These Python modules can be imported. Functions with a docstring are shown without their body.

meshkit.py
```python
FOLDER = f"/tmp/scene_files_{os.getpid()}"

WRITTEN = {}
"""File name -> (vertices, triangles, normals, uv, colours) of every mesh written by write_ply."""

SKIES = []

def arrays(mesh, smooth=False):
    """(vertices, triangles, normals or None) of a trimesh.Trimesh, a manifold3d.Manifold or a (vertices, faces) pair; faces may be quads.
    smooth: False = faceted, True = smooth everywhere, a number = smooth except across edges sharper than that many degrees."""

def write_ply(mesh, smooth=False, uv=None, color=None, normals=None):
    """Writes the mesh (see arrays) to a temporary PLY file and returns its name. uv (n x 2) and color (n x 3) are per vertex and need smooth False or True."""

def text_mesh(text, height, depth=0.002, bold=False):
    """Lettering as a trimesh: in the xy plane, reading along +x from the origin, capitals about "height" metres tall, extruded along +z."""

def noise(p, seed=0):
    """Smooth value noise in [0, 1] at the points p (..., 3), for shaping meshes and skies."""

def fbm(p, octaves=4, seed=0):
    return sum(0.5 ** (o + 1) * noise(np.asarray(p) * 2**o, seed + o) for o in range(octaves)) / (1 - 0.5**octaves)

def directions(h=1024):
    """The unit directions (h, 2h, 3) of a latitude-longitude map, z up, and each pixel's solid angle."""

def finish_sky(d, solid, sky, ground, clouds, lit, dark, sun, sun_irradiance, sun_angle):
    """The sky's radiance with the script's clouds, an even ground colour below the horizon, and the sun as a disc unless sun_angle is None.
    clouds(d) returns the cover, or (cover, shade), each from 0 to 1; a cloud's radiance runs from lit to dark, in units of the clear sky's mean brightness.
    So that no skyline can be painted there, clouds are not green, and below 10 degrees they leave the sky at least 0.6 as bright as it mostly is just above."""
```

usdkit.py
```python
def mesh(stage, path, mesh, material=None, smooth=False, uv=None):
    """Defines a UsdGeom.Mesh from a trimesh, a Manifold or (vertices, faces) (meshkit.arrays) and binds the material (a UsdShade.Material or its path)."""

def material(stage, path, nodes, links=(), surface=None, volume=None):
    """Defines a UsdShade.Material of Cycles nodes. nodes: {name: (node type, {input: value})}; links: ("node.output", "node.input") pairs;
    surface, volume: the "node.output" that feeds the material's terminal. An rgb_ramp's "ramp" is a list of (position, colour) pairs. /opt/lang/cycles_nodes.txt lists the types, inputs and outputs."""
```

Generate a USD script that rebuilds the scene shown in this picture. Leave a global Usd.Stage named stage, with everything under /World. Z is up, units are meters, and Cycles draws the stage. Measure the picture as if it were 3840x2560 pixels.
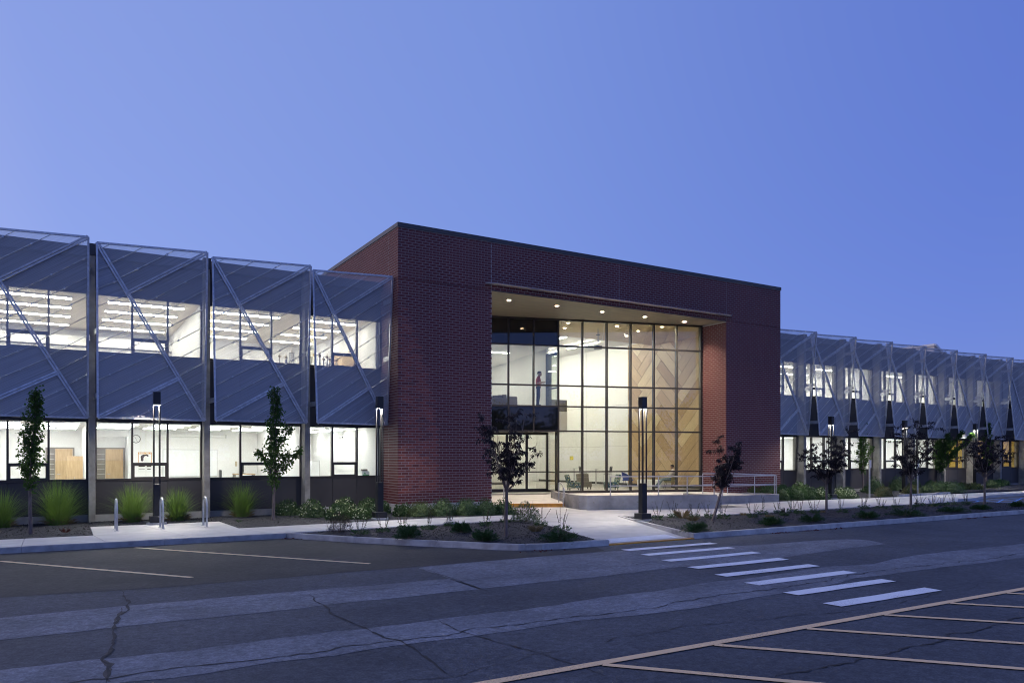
import math, random
import numpy as np
import trimesh, manifold3d, shapely
from shapely.geometry import Polygon, LineString, box as sbox
from shapely import affinity
from pxr import Usd, UsdGeom, UsdLux, UsdShade, Gf, Sdf, Vt
import usdkit, meshkit

# tuning of light and exposure
EXPOSURE = 0.2
SUN_EL, SUN_INT = 8.0, 0.10
SKY_STR, SKY_AIR, SKY_AER, SKY_OZ, SKY_TINT = 0.100, 1.0, 0.3, 3.0, (1.3, 1.0, 1.4)
SKY_MIX = 0.68
SKY_RAMP = [(0.0, (0.8, 1.4, 4.6)), (0.275, (1.20, 2.0, 6.7)), (0.53, (2.15, 3.25, 8.0)), (0.77, (2.85, 3.85, 8.3)), (0.86, (4.2, 4.8, 8.4)), (1.0, (8.5, 7.4, 9.2))]
LENS_E, LENS_UP_E, LOBBY_E, SPOT_E, SOFFIT_E, TOWER_E = 36.0, 32.0, 120.0, 1150.0, 4600.0, 4200.0
SHEET = 0.43

stage = Usd.Stage.CreateInMemory()
UsdGeom.SetStageUpAxis(stage, 'Z')
world = UsdGeom.Xform.Define(stage, '/World')
stage.SetDefaultPrim(world.GetPrim())
UsdGeom.Scope.Define(stage, '/World/Looks')
random.seed(7)
RNG = np.random.default_rng(7)

# ------------------------------------------------------------------ camera
cam = UsdGeom.Camera.Define(stage, '/World/camera')
cam.CreateFocalLengthAttr(26.625); cam.CreateHorizontalApertureAttr(36.0); cam.CreateVerticalApertureAttr(24.0)
cam.CreateVerticalApertureOffsetAttr(4.07)
cam.CreateFStopAttr(0.0); cam.CreateFocusDistanceAttr(30.0); cam.CreateClippingRangeAttr(Gf.Vec2f(0.1, 5000))
cam.AddTranslateOp().Set(Gf.Vec3d(-11.14, -26.97, 2.13))
cam.AddRotateXYZOp().Set(Gf.Vec3f(90, 0, -31.0))
cam.CreateExposureAttr(EXPOSURE)

# ------------------------------------------------------------------ sky and sun (dusk: the sun is down at the left, the sky does the lighting)
SUN_DIR = np.array([-0.82, 0.57, math.tan(math.radians(SUN_EL))])
dome = UsdLux.DomeLight.Define(stage, '/World/sky')
dome.GetPrim().SetCustomDataByKey('kind', 'structure')
skymat = usdkit.material(stage, '/World/Looks/sky', {
    'sky': ('sky_texture', {'sky_type': 'single_scattering', 'sun_disc': False, 'sun_elevation': math.radians(SUN_EL), 'sun_rotation': math.atan2(SUN_DIR[0], SUN_DIR[1]),
                            'air_density': SKY_AIR, 'aerosol_density': SKY_AER, 'ozone_density': SKY_OZ, 'altitude': 300.0}),
    'tint': ('mix', {'mix_type': 'multiply', 'fac': 1.0, 'color2': SKY_TINT}),
    # twilight: the air above the earth's shadow is lit many times over, so its blue runs smoothly from the sunset side to the far side
    'tc': ('texture_coordinate', {}), 'sep': ('separate_xyz', {}), 'mx': ('math', {'math_type': 'multiply', 'value2': -0.82}), 'my': ('math', {'math_type': 'multiply_add', 'value2': 0.57}),
    'mr': ('map_range', {'from_min': -1.0, 'from_max': 1.0, 'to_min': 0.0, 'to_max': 1.0, 'clamp': True}),
    'grad': ('rgb_ramp', {'ramp': SKY_RAMP}), 'mixed': ('mix', {'mix_type': 'mix', 'fac': SKY_MIX}),
    'bg': ('background_shader', {'strength': SKY_STR})},
    [('sky.color', 'tint.color1'), ('tc.generated', 'sep.vector'), ('sep.x', 'mx.value1'), ('sep.y', 'my.value1'), ('mx.value', 'my.value3'), ('my.value', 'mr.value'), ('mr.result', 'grad.fac'),
     ('tint.color', 'mixed.color1'), ('grad.color', 'mixed.color2'), ('mixed.color', 'bg.color')], surface='bg.background')
UsdShade.MaterialBindingAPI.Apply(dome.GetPrim()).Bind(skymat)
sun = UsdLux.DistantLight.Define(stage, '/World/sun')
sun.CreateIntensityAttr(SUN_INT); sun.CreateAngleAttr(40.0); sun.CreateNormalizeAttr(True); sun.CreateColorAttr(Gf.Vec3f(1.0, 0.80, 0.66))
_d = SUN_DIR.copy(); _d[2] = 0.36; _d /= np.linalg.norm(_d)
sun.AddTransformOp().Set(Gf.Matrix4d().SetLookAt(Gf.Vec3d(0, 0, 0), Gf.Vec3d(*(-_d)), Gf.Vec3d(0, 0, 1)).GetInverse())

# ------------------------------------------------------------------ helpers
used = {}
def numbered(parent, name):
    k = (str(parent), name); n = used.get(k, 0); used[k] = n + 1
    return name if n == 0 else f'{name}_{n:03d}'

class MB:
    """Collects simple shapes; build() makes them ONE mesh of the scene."""
    def __init__(s): s.v = []; s.f = []; s.n = 0
    def add(s, v, f):
        v = np.asarray(v, float); f = np.asarray(f, int)
        if f.shape[1] == 4: f = np.vstack([f[:, [0, 1, 2]], f[:, [0, 2, 3]]])
        s.v.append(v); s.f.append(f + s.n); s.n += len(v); return s
    def tm(s, m): return s.add(m.vertices, m.faces)
    def man(s, m):
        k = m.to_mesh(); return s.add(k.vert_properties[:, :3], k.tri_verts)
    def box(s, x0, x1, y0, y1, z0, z1):
        v = [(x, y, z) for z in (z0, z1) for y in (y0, y1) for x in (x0, x1)]
        return s.add(v, [(0, 2, 3, 1), (4, 5, 7, 6), (0, 1, 5, 4), (2, 6, 7, 3), (0, 4, 6, 2), (1, 3, 7, 5)])
    def cbox(s, x0, x1, y0, y1, z0, z1, c=0.01):
        """box whose edges are chamfered"""
        pts = []
        for x, sx in ((x0, 1), (x1, -1)):
            for y, sy in ((y0, 1), (y1, -1)):
                for z, sz in ((z0, 1), (z1, -1)):
                    pts += [(x + sx * c, y + sy * c, z), (x + sx * c, y, z + sz * c), (x, y + sy * c, z + sz * c)]
        return s.man(manifold3d.Manifold.hull_points(np.array(pts, float)))
    def bar(s, a, b, w, h=None, up=(0, 0, 1)):
        """square bar from a to b, w across and h along 'up'"""
        a = np.array(a, float); b = np.array(b, float); h = h or w
        d = (b - a) / np.linalg.norm(b - a); u = np.array(up, float)
        x = np.cross(d, u)
        if np.linalg.norm(x) < 1e-3: x = np.cross(d, (1, 0, 0))
        x /= np.linalg.norm(x); u = np.cross(x, d)
        v = [p + x * sx * w / 2 + u * su * h / 2 for p in (a, b) for sx, su in ((-1, -1), (1, -1), (1, 1), (-1, 1))]
        return s.add(v, [(0, 1, 2, 3), (4, 7, 6, 5), (0, 4, 5, 1), (1, 5, 6, 2), (2, 6, 7, 3), (3, 7, 4, 0)])
    def tube(s, pts, r, n=8, cap=True):
        pts = np.array(pts, float); k = len(pts); r = np.broadcast_to(np.asarray(r, float), (k,))
        t = np.gradient(pts, axis=0) if k > 2 else np.repeat([pts[1] - pts[0]], 2, 0)
        t /= np.linalg.norm(t, axis=1)[:, None] + 1e-12
        u = np.cross(t[0], (0.3, 0.2, 0.9)); u /= np.linalg.norm(u)
        ring = []
        for i in range(k):
            u = u - t[i] * (u @ t[i]); u /= np.linalg.norm(u); w = np.cross(t[i], u)
            a = np.arange(n) * 2 * np.pi / n
            ring.append(pts[i] + r[i] * (np.cos(a)[:, None] * u + np.sin(a)[:, None] * w))
        v = np.vstack(ring); f = []
        for i in range(k - 1):
            for j in range(n):
                a, b = i * n + j, i * n + (j + 1) % n
                f += [(a, b, b + n), (a, b + n, a + n)]
        if cap:
            v = np.vstack([v, pts[0], pts[-1]]); c0 = k * n
            for j in range(n):
                f += [(c0, (j + 1) % n, j), (c0 + 1, (k - 1) * n + j, (k - 1) * n + (j + 1) % n)]
        return s.add(v, f)
    def cyl(s, c, r, z0, z1, n=16, r1=None):
        return s.tube([(c[0], c[1], z0), (c[0], c[1], z1)], [r, r if r1 is None else r1], n)
    def poly(s, P, z0, z1):
        """shapely polygon (or many) extruded from z0 to z1"""
        for g in getattr(P, 'geoms', [P]):
            if g.is_empty or g.area < 1e-6: continue
            m = trimesh.creation.extrude_polygon(g, z1 - z0, engine='earcut'); s.add(m.vertices + [0, 0, z0], m.faces)
        return s
    def flat(s, P, z):
        for g in getattr(P, 'geoms', [P]):
            if g.is_empty or g.geom_type != 'Polygon' or g.area < 1e-7: continue
            v, f = trimesh.creation.triangulate_polygon(g, engine='earcut')
            s.add(np.c_[v, np.full(len(v), z)], f)
        return s
    def xf(s, M):
        """apply a 4x4 to everything collected"""
        M = np.asarray(M, float); s.v = [v @ M[:3, :3].T + M[:3, 3] for v in s.v]; return s
    def data(s): return np.vstack(s.v), np.vstack(s.f)
    def build(s, parent, name, mat, smooth=False, kind=None, label=None):
        return part(parent, name, s, mat, smooth, kind, label)

LOC = {}
def thing(name, label, cat, loc=(0, 0, 0), rotz=0, group=None, kind=None):
    p = '/World/' + numbered('', name)
    x = UsdGeom.Xform.Define(stage, p); x.AddTranslateOp().Set(Gf.Vec3d(*map(float, loc)))
    if rotz: x.AddRotateZOp().Set(float(rotz))
    o = x.GetPrim(); tag(o, label, cat, group, kind); LOC[p] = (np.array(loc, float), float(rotz)); return o
def tag(o, label=None, cat=None, group=None, kind=None):
    for k, v in (('label', label), ('category', cat), ('group', group), ('kind', kind)):
        if v: o.SetCustomDataByKey(k, v)
    return o
def part(parent, name, mb, mat, smooth=False, kind=None, label=None, local=None):
    """mesh under parent; meshes come in world coordinates and are moved into the thing's own frame (unless the thing is declared local)"""
    pp = str(parent.GetPath()); top = '/'.join(pp.split('/')[:3])
    v, f = mb.data() if isinstance(mb, MB) else meshkit.arrays(mb)[:2]
    v = np.array(v)
    if top in LOC and not LOCAL.get(top):
        l, r = LOC[top]; v = v - l
        if r: a = -math.radians(r); v = v @ np.array([[math.cos(a), -math.sin(a), 0], [math.sin(a), math.cos(a), 0], [0, 0, 1]]).T
    m = usdkit.mesh(stage, pp + '/' + numbered(pp, name), (v, f), mat, smooth=smooth)
    o = m.GetPrim(); tag(o, label, kind=kind); return o
LOCAL = {}
def single(name, mb, mat, label, cat, group=None, kind=None, smooth=False, loc=(0, 0, 0)):
    """a thing that is one mesh, in world coordinates"""
    v, f = mb.data() if isinstance(mb, MB) else meshkit.arrays(mb)[:2]
    m = usdkit.mesh(stage, '/World/' + numbered('', name), (np.array(v) - np.array(loc, float), f), mat, smooth=smooth)
    if any(loc): m.AddTranslateOp().Set(Gf.Vec3d(*map(float, loc)))
    return tag(m.GetPrim(), label, cat, group, kind)
def copy_of(root, loc, rotz, label, group=None, scale=None):
    was = root.GetCustomData()
    x = UsdGeom.Xform.Define(stage, '/World/' + numbered('', root.GetName()))
    x.GetPrim().GetReferences().AddInternalReference(root.GetPath())
    x.ClearXformOpOrder(); x.AddTranslateOp(opSuffix='at').Set(Gf.Vec3d(*map(float, loc))); x.AddRotateZOp(opSuffix='turn').Set(float(rotz))
    if scale is not None: x.AddScaleOp(opSuffix='size').Set(Gf.Vec3f(*([float(scale)] * 3 if np.ndim(scale) == 0 else map(float, scale))))
    o = x.GetPrim(); tag(o, label, was.get('category'), group or was.get('group')); o.SetInstanceable(True); return o

# ------------------------------------------------------------------ materials
def mat(name, c1, c2=None, scale=3.0, rough=0.6, metal=0.0, bump=0.0, bscale=None, detail=4.0, spec=0.5, stretch=None, coords='pos', lo=0.35, hi=0.65, island=None):
    nodes = {'p': ('principled_bsdf', {'roughness': rough, 'metallic': metal, 'specular_ior_level': spec, 'base_color': c1})}
    links = []
    if c2 is not None or bump:
        nodes['g'] = ('geometry', {}) if coords == 'pos' else ('texture_coordinate', {})
        src = 'g.position' if coords == 'pos' else 'g.object'
        if stretch is not None:
            nodes['mp'] = ('mapping', {'scale': stretch}); links.append((src, 'mp.vector')); src = 'mp.vector'
    if c2 is not None:
        nodes['n'] = ('noise_texture', {'scale': scale, 'detail': detail, 'roughness': 0.6}); links.append((src, 'n.vector'))
        nodes['r'] = ('rgb_ramp', {'ramp': [(lo, c1), (hi, c2)]}); links += [('n.fac', 'r.fac'), ('r.color', 'p.base_color')]
        if island:
            nodes['gi'] = ('geometry', {}); nodes['ri'] = ('rgb_ramp', {'ramp': island}); nodes['mi'] = ('mix', {'mix_type': 'multiply', 'fac': 1.0})
            links = [l for l in links if l[1] != 'p.base_color'] + [('gi.random_per_island', 'ri.fac'), ('r.color', 'mi.color1'), ('ri.color', 'mi.color2'), ('mi.color', 'p.base_color')]
    if bump:
        nodes['nb'] = ('noise_texture', {'scale': bscale or scale * 8, 'detail': 3.0}); links.append((src, 'nb.vector'))
        nodes['b'] = ('bump', {'strength': bump, 'distance': 0.02}); links += [('nb.fac', 'b.height'), ('b.normal', 'p.normal')]
    return usdkit.material(stage, '/World/Looks/' + name, nodes, links, surface='p.BSDF')
def emit(name, c, s):
    return usdkit.material(stage, '/World/Looks/' + name, {'e': ('emission', {'color': c, 'strength': s})}, surface='e.emission')
def leaf(name, stops, rough=0.5, trans=0.35, spec=0.3):
    """foliage: each leaf its own tone, with light passing through"""
    tr = [(p, tuple(min(1, x * k) for x, k in zip(c, (1.3, 1.5, 0.7)))) for p, c in stops]
    return usdkit.material(stage, '/World/Looks/' + name, {
        'g': ('geometry', {}), 'r': ('rgb_ramp', {'ramp': stops}), 't': ('rgb_ramp', {'ramp': tr}),
        'p': ('principled_bsdf', {'roughness': rough, 'specular_ior_level': spec}), 'tl': ('translucent_bsdf', {}), 'm': ('mix_closure', {'fac': trans})},
        [('g.random_per_island', 'r.fac'), ('g.random_per_island', 't.fac'), ('r.color', 'p.base_color'), ('t.color', 'tl.color'), ('p.BSDF', 'm.closure1'), ('tl.BSDF', 'm.closure2')], surface='m.closure')
def glass(name, tint=(0.93, 0.96, 0.95), f0=0.05):
    return usdkit.material(stage, '/World/Looks/' + name, {
        'lw': ('layer_weight', {'blend': 0.5}), 'pw': ('math', {'math_type': 'power', 'value2': 5.0}), 'ma': ('math', {'math_type': 'multiply_add', 'value2': 0.9, 'value3': f0}),
        't': ('transparent_bsdf', {'color': tint}), 'g': ('glossy_bsdf', {'roughness': 0.0, 'color': (1, 1, 1)}), 'm': ('mix_closure', {})},
        [('lw.facing', 'pw.value1'), ('pw.value', 'ma.value1'), ('ma.value', 'm.fac'), ('t.BSDF', 'm.closure1'), ('g.BSDF', 'm.closure2')], surface='m.closure')
M = {}
def asphalt(name, dark, lite, big=0.35):
    """aggregate speckle over slow mottling"""
    return usdkit.material(stage, '/World/Looks/' + name, {
        'g': ('geometry', {}), 'n1': ('noise_texture', {'scale': 45.0, 'detail': 3.0, 'roughness': 0.7}), 'n2': ('noise_texture', {'scale': big, 'detail': 5.0, 'roughness': 0.6}),
        'n3': ('noise_texture', {'scale': 11.0, 'detail': 5.0, 'roughness': 0.75}), 'r3': ('rgb_ramp', {'ramp': [(0.32, (0.66,) * 3), (0.5, (1.0,) * 3), (0.68, (1.42,) * 3)]}), 'x3': ('mix', {'mix_type': 'multiply', 'fac': 1.0}),
        'r1': ('rgb_ramp', {'ramp': [(0.3, dark), (0.72, lite)]}), 'r2': ('rgb_ramp', {'ramp': [(0.3, (0.72,) * 3), (0.7, (1.28,) * 3)]}), 'x': ('mix', {'mix_type': 'multiply', 'fac': 1.0}),
        'b': ('bump', {'strength': 0.5, 'distance': 0.012}), 'p': ('principled_bsdf', {'roughness': 0.8, 'specular_ior_level': 0.35})},
        [('g.position', 'n1.vector'), ('g.position', 'n2.vector'), ('g.position', 'n3.vector'), ('n1.fac', 'r1.fac'), ('n2.fac', 'r2.fac'), ('r1.color', 'x.color1'), ('r2.color', 'x.color2'), ('n3.fac', 'r3.fac'), ('x.color', 'x3.color1'), ('r3.color', 'x3.color2'), ('x3.color', 'p.base_color'),
         ('n1.fac', 'b.height'), ('b.normal', 'p.normal')], surface='p.BSDF')
# ------------------------------------------------------------------ material library
M['asphalt'] = asphalt('asphalt', (0.046, 0.048, 0.054), (0.108, 0.112, 0.122))
M['asphalt_worn'] = asphalt('asphalt_worn', (0.105, 0.110, 0.122), (0.225, 0.232, 0.25), 0.8)
M['asphalt_new'] = asphalt('asphalt_new', (0.030, 0.029, 0.028), (0.062, 0.060, 0.058), 0.5)
M['crack'] = mat('crack', (0.018, 0.018, 0.018), (0.05, 0.047, 0.042), 6, 0.9)
M['grit'] = mat('grit', (0.10, 0.085, 0.07), (0.05, 0.045, 0.04), 9, 0.9)
def paint(name, c, wornc):
    return usdkit.material(stage, '/World/Looks/' + name, {
        'g': ('geometry', {}), 'n': ('noise_texture', {'scale': 38.0, 'detail': 4.0, 'roughness': 0.75}), 'n2': ('noise_texture', {'scale': 1.6, 'detail': 3.0}),
        'a': ('math', {'math_type': 'multiply_add', 'value2': 0.45}), 'r': ('rgb_ramp', {'ramp': [(0.80, c), (0.99, wornc)]}), 'b': ('bump', {'strength': 0.4, 'distance': 0.01}),
        'p': ('principled_bsdf', {'roughness': 0.7})},
        [('g.position', 'n.vector'), ('g.position', 'n2.vector'), ('n2.fac', 'a.value1'), ('n.fac', 'a.value3'), ('a.value', 'r.fac'), ('r.color', 'p.base_color'), ('n.fac', 'b.height'), ('b.normal', 'p.normal')], surface='p.BSDF')
M['paint_white'] = paint('paint_white', (0.84, 0.84, 0.83), (0.2, 0.2, 0.21))
M['paint_yellow'] = paint('paint_yellow', (0.86, 0.58, 0.30), (0.16, 0.12, 0.08))
M['paint_tan'] = paint('paint_tan', (0.86, 0.66, 0.40), (0.2, 0.16, 0.11))
M['paint_blue'] = paint('paint_blue', (0.12, 0.3, 0.75), (0.1, 0.14, 0.2))
M['curb_yellow'] = mat('curb_yellow', (0.62, 0.29, 0.03), (0.45, 0.2, 0.03), 7, 0.6)
M['concrete'] = mat('concrete', (0.46, 0.445, 0.42), (0.56, 0.545, 0.515), 1.6, 0.75, bump=0.15, bscale=60, detail=8)
M['kerb'] = mat('kerb', (0.30, 0.29, 0.28), (0.50, 0.49, 0.47), 2.6, 0.8, bump=0.3, bscale=40, detail=8)
M['concrete_wall'] = mat('concrete_wall', (0.20, 0.195, 0.185), (0.40, 0.39, 0.375), 1.3, 0.75, bump=0.25, bscale=22, detail=9, lo=0.3, hi=0.68)
M['concrete_column'] = mat('concrete_column', (0.22, 0.205, 0.175), (0.34, 0.32, 0.28), 2.5, 0.85, bump=0.3, bscale=35, detail=8)
M['mulch'] = mat('mulch', (0.010, 0.010, 0.013), (0.050, 0.050, 0.056), 30, 0.95, bump=1.0, bscale=45, detail=6, lo=0.3, hi=0.7)
M['bark'] = mat('bark_chip', (0.018, 0.017, 0.019), (0.050, 0.047, 0.048), 3, 0.9, island=[(0, (0.5, 0.5, 0.5)), (0.75, (1, 1, 1)), (0.96, (1.4, 1.3, 1.2)), (1, (2.6, 2.4, 2.1))])
M['dark_metal'] = mat('dark_metal', (0.022, 0.021, 0.021), (0.03, 0.029, 0.029), 5, 0.45, spec=0.5)
M['bronze'] = mat('bronze', (0.030, 0.026, 0.024), (0.038, 0.033, 0.030), 5, 0.38, spec=0.5)
M['panel'] = mat('dark_panel', (0.038, 0.035, 0.036), (0.047, 0.044, 0.045), 0.9, 0.5, bump=0.04, bscale=300)
M['coping'] = mat('coping', (0.045, 0.047, 0.05), (0.055, 0.057, 0.06), 2, 0.4)
M['galv'] = mat('galvanised', (0.42, 0.43, 0.45), (0.60, 0.61, 0.63), 9, 0.42, metal=0.75, detail=6)
M['steel'] = mat('steel_rail', (0.48, 0.49, 0.51), (0.58, 0.59, 0.61), 12, 0.33, metal=0.8)
M['lamp_black'] = mat('lamp_black', (0.012, 0.012, 0.013), (0.018, 0.018, 0.019), 6, 0.4)
M['white_wall'] = mat('white_wall', (0.81, 0.805, 0.79), (0.83, 0.825, 0.81), 0.5, 0.8)
M['cream_wall'] = mat('cream_wall', (0.79, 0.77, 0.71), (0.81, 0.79, 0.73), 0.5, 0.8)
M['ceiling'] = mat('ceiling_tile', (0.72, 0.70, 0.66), (0.76, 0.74, 0.70), 40, 0.9)
M['ceiling_warm'] = mat('ceiling_warm', (0.66, 0.60, 0.50), (0.70, 0.64, 0.54), 40, 0.9)
M['floor_in'] = mat('floor_inside', (0.33, 0.31, 0.28), (0.38, 0.36, 0.33), 4, 0.3)
M['soffit'] = mat('soffit', (0.20, 0.175, 0.13), (0.26, 0.23, 0.17), 1.2, 0.6, stretch=(1, 12, 1), detail=6)
M['wood_ceiling'] = mat('wood_ceiling', (0.50, 0.38, 0.24), (0.60, 0.47, 0.31), 2.2, 0.5, stretch=(0.4, 9, 1), detail=6)
M['door_wood'] = mat('door_wood', (0.52, 0.36, 0.19), (0.62, 0.45, 0.26), 3, 0.45, stretch=(6, 6, 0.7), detail=6)
M['door_frame'] = mat('door_frame', (0.22, 0.20, 0.17), (0.25, 0.23, 0.20), 4, 0.5)
M['whiteboard'] = mat('whiteboard', (0.84, 0.85, 0.85), (0.86, 0.87, 0.87), 1, 0.25)
M['base'] = mat('base_board', (0.05, 0.047, 0.04), (0.06, 0.056, 0.05), 3, 0.5)
M['white_plastic'] = mat('white_plastic', (0.75, 0.75, 0.73), (0.78, 0.78, 0.76), 3, 0.4)
M['black_plastic'] = mat('black_plastic', (0.02, 0.02, 0.02), (0.03, 0.03, 0.03), 3, 0.4)
M['tray'] = mat('alu', (0.5, 0.5, 0.5), (0.6, 0.6, 0.6), 4, 0.4, metal=0.6)
M['glass'] = glass('window_glass')
M['glass_lobby'] = glass('lobby_glass', (0.88, 0.91, 0.88), 0.075)
M['glass_dark'] = mat('spandrel_glass', (0.006, 0.007, 0.008), None, rough=0.02, spec=0.9)
M['lens'] = emit('light_lens', (1.0, 0.98, 0.95), LENS_E)
M['lens_up'] = emit('light_lens_upper', (1.0, 0.94, 0.83), LENS_UP_E)
M['lens_lobby'] = emit('light_lens_lobby', (1.0, 0.93, 0.80), LOBBY_E)
M['lens_spot'] = emit('light_lens_spot', (1.0, 0.84, 0.60), SPOT_E)
M['lens_soffit'] = emit('light_lens_soffit', (1.0, 0.82, 0.60), SOFFIT_E)
M['lens_tower'] = emit('light_lens_tower', (1.0, 0.93, 0.82), TOWER_E)
M['exit_green'] = emit('exit_green', (0.1, 1.0, 0.35), 2.0)

# ------------------------------------------------------------------ the ground, the road and what is painted and worn into it
RZ = -0.15
single('ground', MB().box(-600, 600, -600, 600, -0.9, -0.30), M['asphalt_new'], None, None, kind='structure')
road = thing('road', None, None, kind='structure')
part(road, 'asphalt', MB().box(-70, 110, -75, 2, -0.29, RZ), M['asphalt'])
def wobble(pts, amp, step=0.35, seed=0):
    """the ragged edge of a seal coat: a polyline with small noise"""
    L = LineString(pts); n = max(2, int(L.length / step)); r = np.random.default_rng(seed)
    P = np.array([L.interpolate(i / n, True).coords[0] for i in range(n + 1)])
    d = r.normal(0, 1, (n + 1, 2)); d = (d + np.roll(d, 1, 0) + np.roll(d, -1, 0)) / 1.9
    big = meshkit.noise(np.c_[P * 0.8, np.full(n + 1, seed * 7.1)], seed)[:, None] - 0.5
    return P + d * amp * 0.5 * [0.4, 1] + big * [0, amp * 3]
def strip(top, bot, seed, amp=0.05):
    a = wobble(top, amp, seed=seed); b = wobble(bot, amp, seed=seed + 50)
    return Polygon(np.vstack([a, b[::-1]])).buffer(0)
bay = strip([(-40, -5.25), (-5.6, -5.25), (-5.2, -6.0), (-4.3, -7.6), (-3.3, -9.0), (-2.4, -10.2), (-1.9, -11.0), (-0.6, -11.45), (0.6, -11.6)], [(-40, -12.2), (-11.9, -12.15), (-9.5, -12.45), (-4.7, -12.4), (0.3, -12.33)], 1, 0.02)
part(road, 'new_asphalt', MB().flat(bay, RZ + 0.004), M['asphalt_new'])
s1 = strip([(-40, -13.95), (-11.8, -13.97), (-9, -14.0), (-4.82, -14.18)], [(-40, -15.5), (-11.7, -15.55), (-8, -15.5), (-4.84, -15.42)], 3)
s1r = Polygon(np.vstack([wobble([(-4.86, -15.42), (-4.82, -14.2), (-4.74, -12.5), (-2.0, -12.42), (0.4, -12.42), (2.2, -12.9), (4.8, -13.42), (6.5, -13.42), (7.9, -13.7), (8.0, -14.2)], 0.03, seed=8), wobble([(7.6, -14.88), (5.3, -15.15), (2, -15.37), (-1, -15.28), (-4.2, -15.4)], 0.05, seed=9)])).buffer(0)
s2 = strip([(-40, -17.2), (-11.6, -17.22), (-9, -17.3), (-5.3, -17.3), (-2.4, -17.14), (1.3, -16.95), (2.8, -16.85), (3.8, -17.04), (5.97, -16.74), (10.7, -16.79), (24, -16.7), (60, -16.8)],
           [(-40, -18.3), (-11.6, -18.28), (-8.6, -18.42), (-5.2, -18.4), (-2.8, -18.58), (0, -18.4), (1.7, -18.1), (5.5, -18.18), (7.6, -18.23), (24, -18.3), (60, -18.2)], 5, 0.07)
part(road, 'worn_strip', MB().flat(s1, RZ + 0.004), M['asphalt_worn'])
part(road, 'worn_strip', MB().flat(s1r, RZ + 0.004), M['asphalt_worn'])
part(road, 'worn_strip', MB().flat(s2, RZ + 0.004), M['asphalt_worn'])
def crack(pts, w, seed, mat_='crack', z=0.008):
    w *= .62; P = wobble(pts, 0.085, 0.11, seed); r = np.random.default_rng(seed); ww = w * (0.25 + 1.3 * r.random(len(P)) ** 1.5) * np.clip(np.linspace(0, len(P) / 8, len(P)), .15, 1) * np.clip(np.linspace(len(P) / 8, 0, len(P)), .15, 1)
    t = np.gradient(P, axis=0); t /= np.linalg.norm(t, axis=1)[:, None] + 1e-9; n = np.c_[-t[:, 1], t[:, 0]]
    part(road, 'crack', MB().flat(Polygon(np.vstack([P + n * ww[:, None] / 2, (P - n * ww[:, None] / 2)[::-1]])).buffer(0), RZ + z), M[mat_])
crack([(-30, -18.2), (-11.03, -18.1), (-9.2, -18.2), (-7.7, -18.07), (-7.4, -18.14), (-5.1, -18.13), (-4.2, -18.2), (-2.3, -18.05), (-0.6, -18.02), (1, -17.95), (2.4, -17.77), (4.4, -17.81), (8.6, -17.8), (20, -17.7)], 0.05, 11)
crack([(-30, -14.4), (-11.8, -14.4), (-8.4, -14.56), (-4.8, -14.48), (-2.2, -14.58), (0, -14.47), (4.1, -14.02), (7.85, -14.03)], 0.022, 12)
crack([(-10.22, -12.5), (-10.19, -13.42), (-10.21, -14.22), (-10.37, -14.76), (-10.48, -15.4), (-10.52, -16.13), (-10.6, -16.96), (-10.71, -17.23), (-10.66, -17.6), (-10.67, -18.0), (-10.75, -18.4)], 0.07, 13)
crack([(-10.3, -14.1), (-10.38, -14.75), (-10.47, -15.3)], 0.16, 23, 'grit', 0.006)
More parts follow.
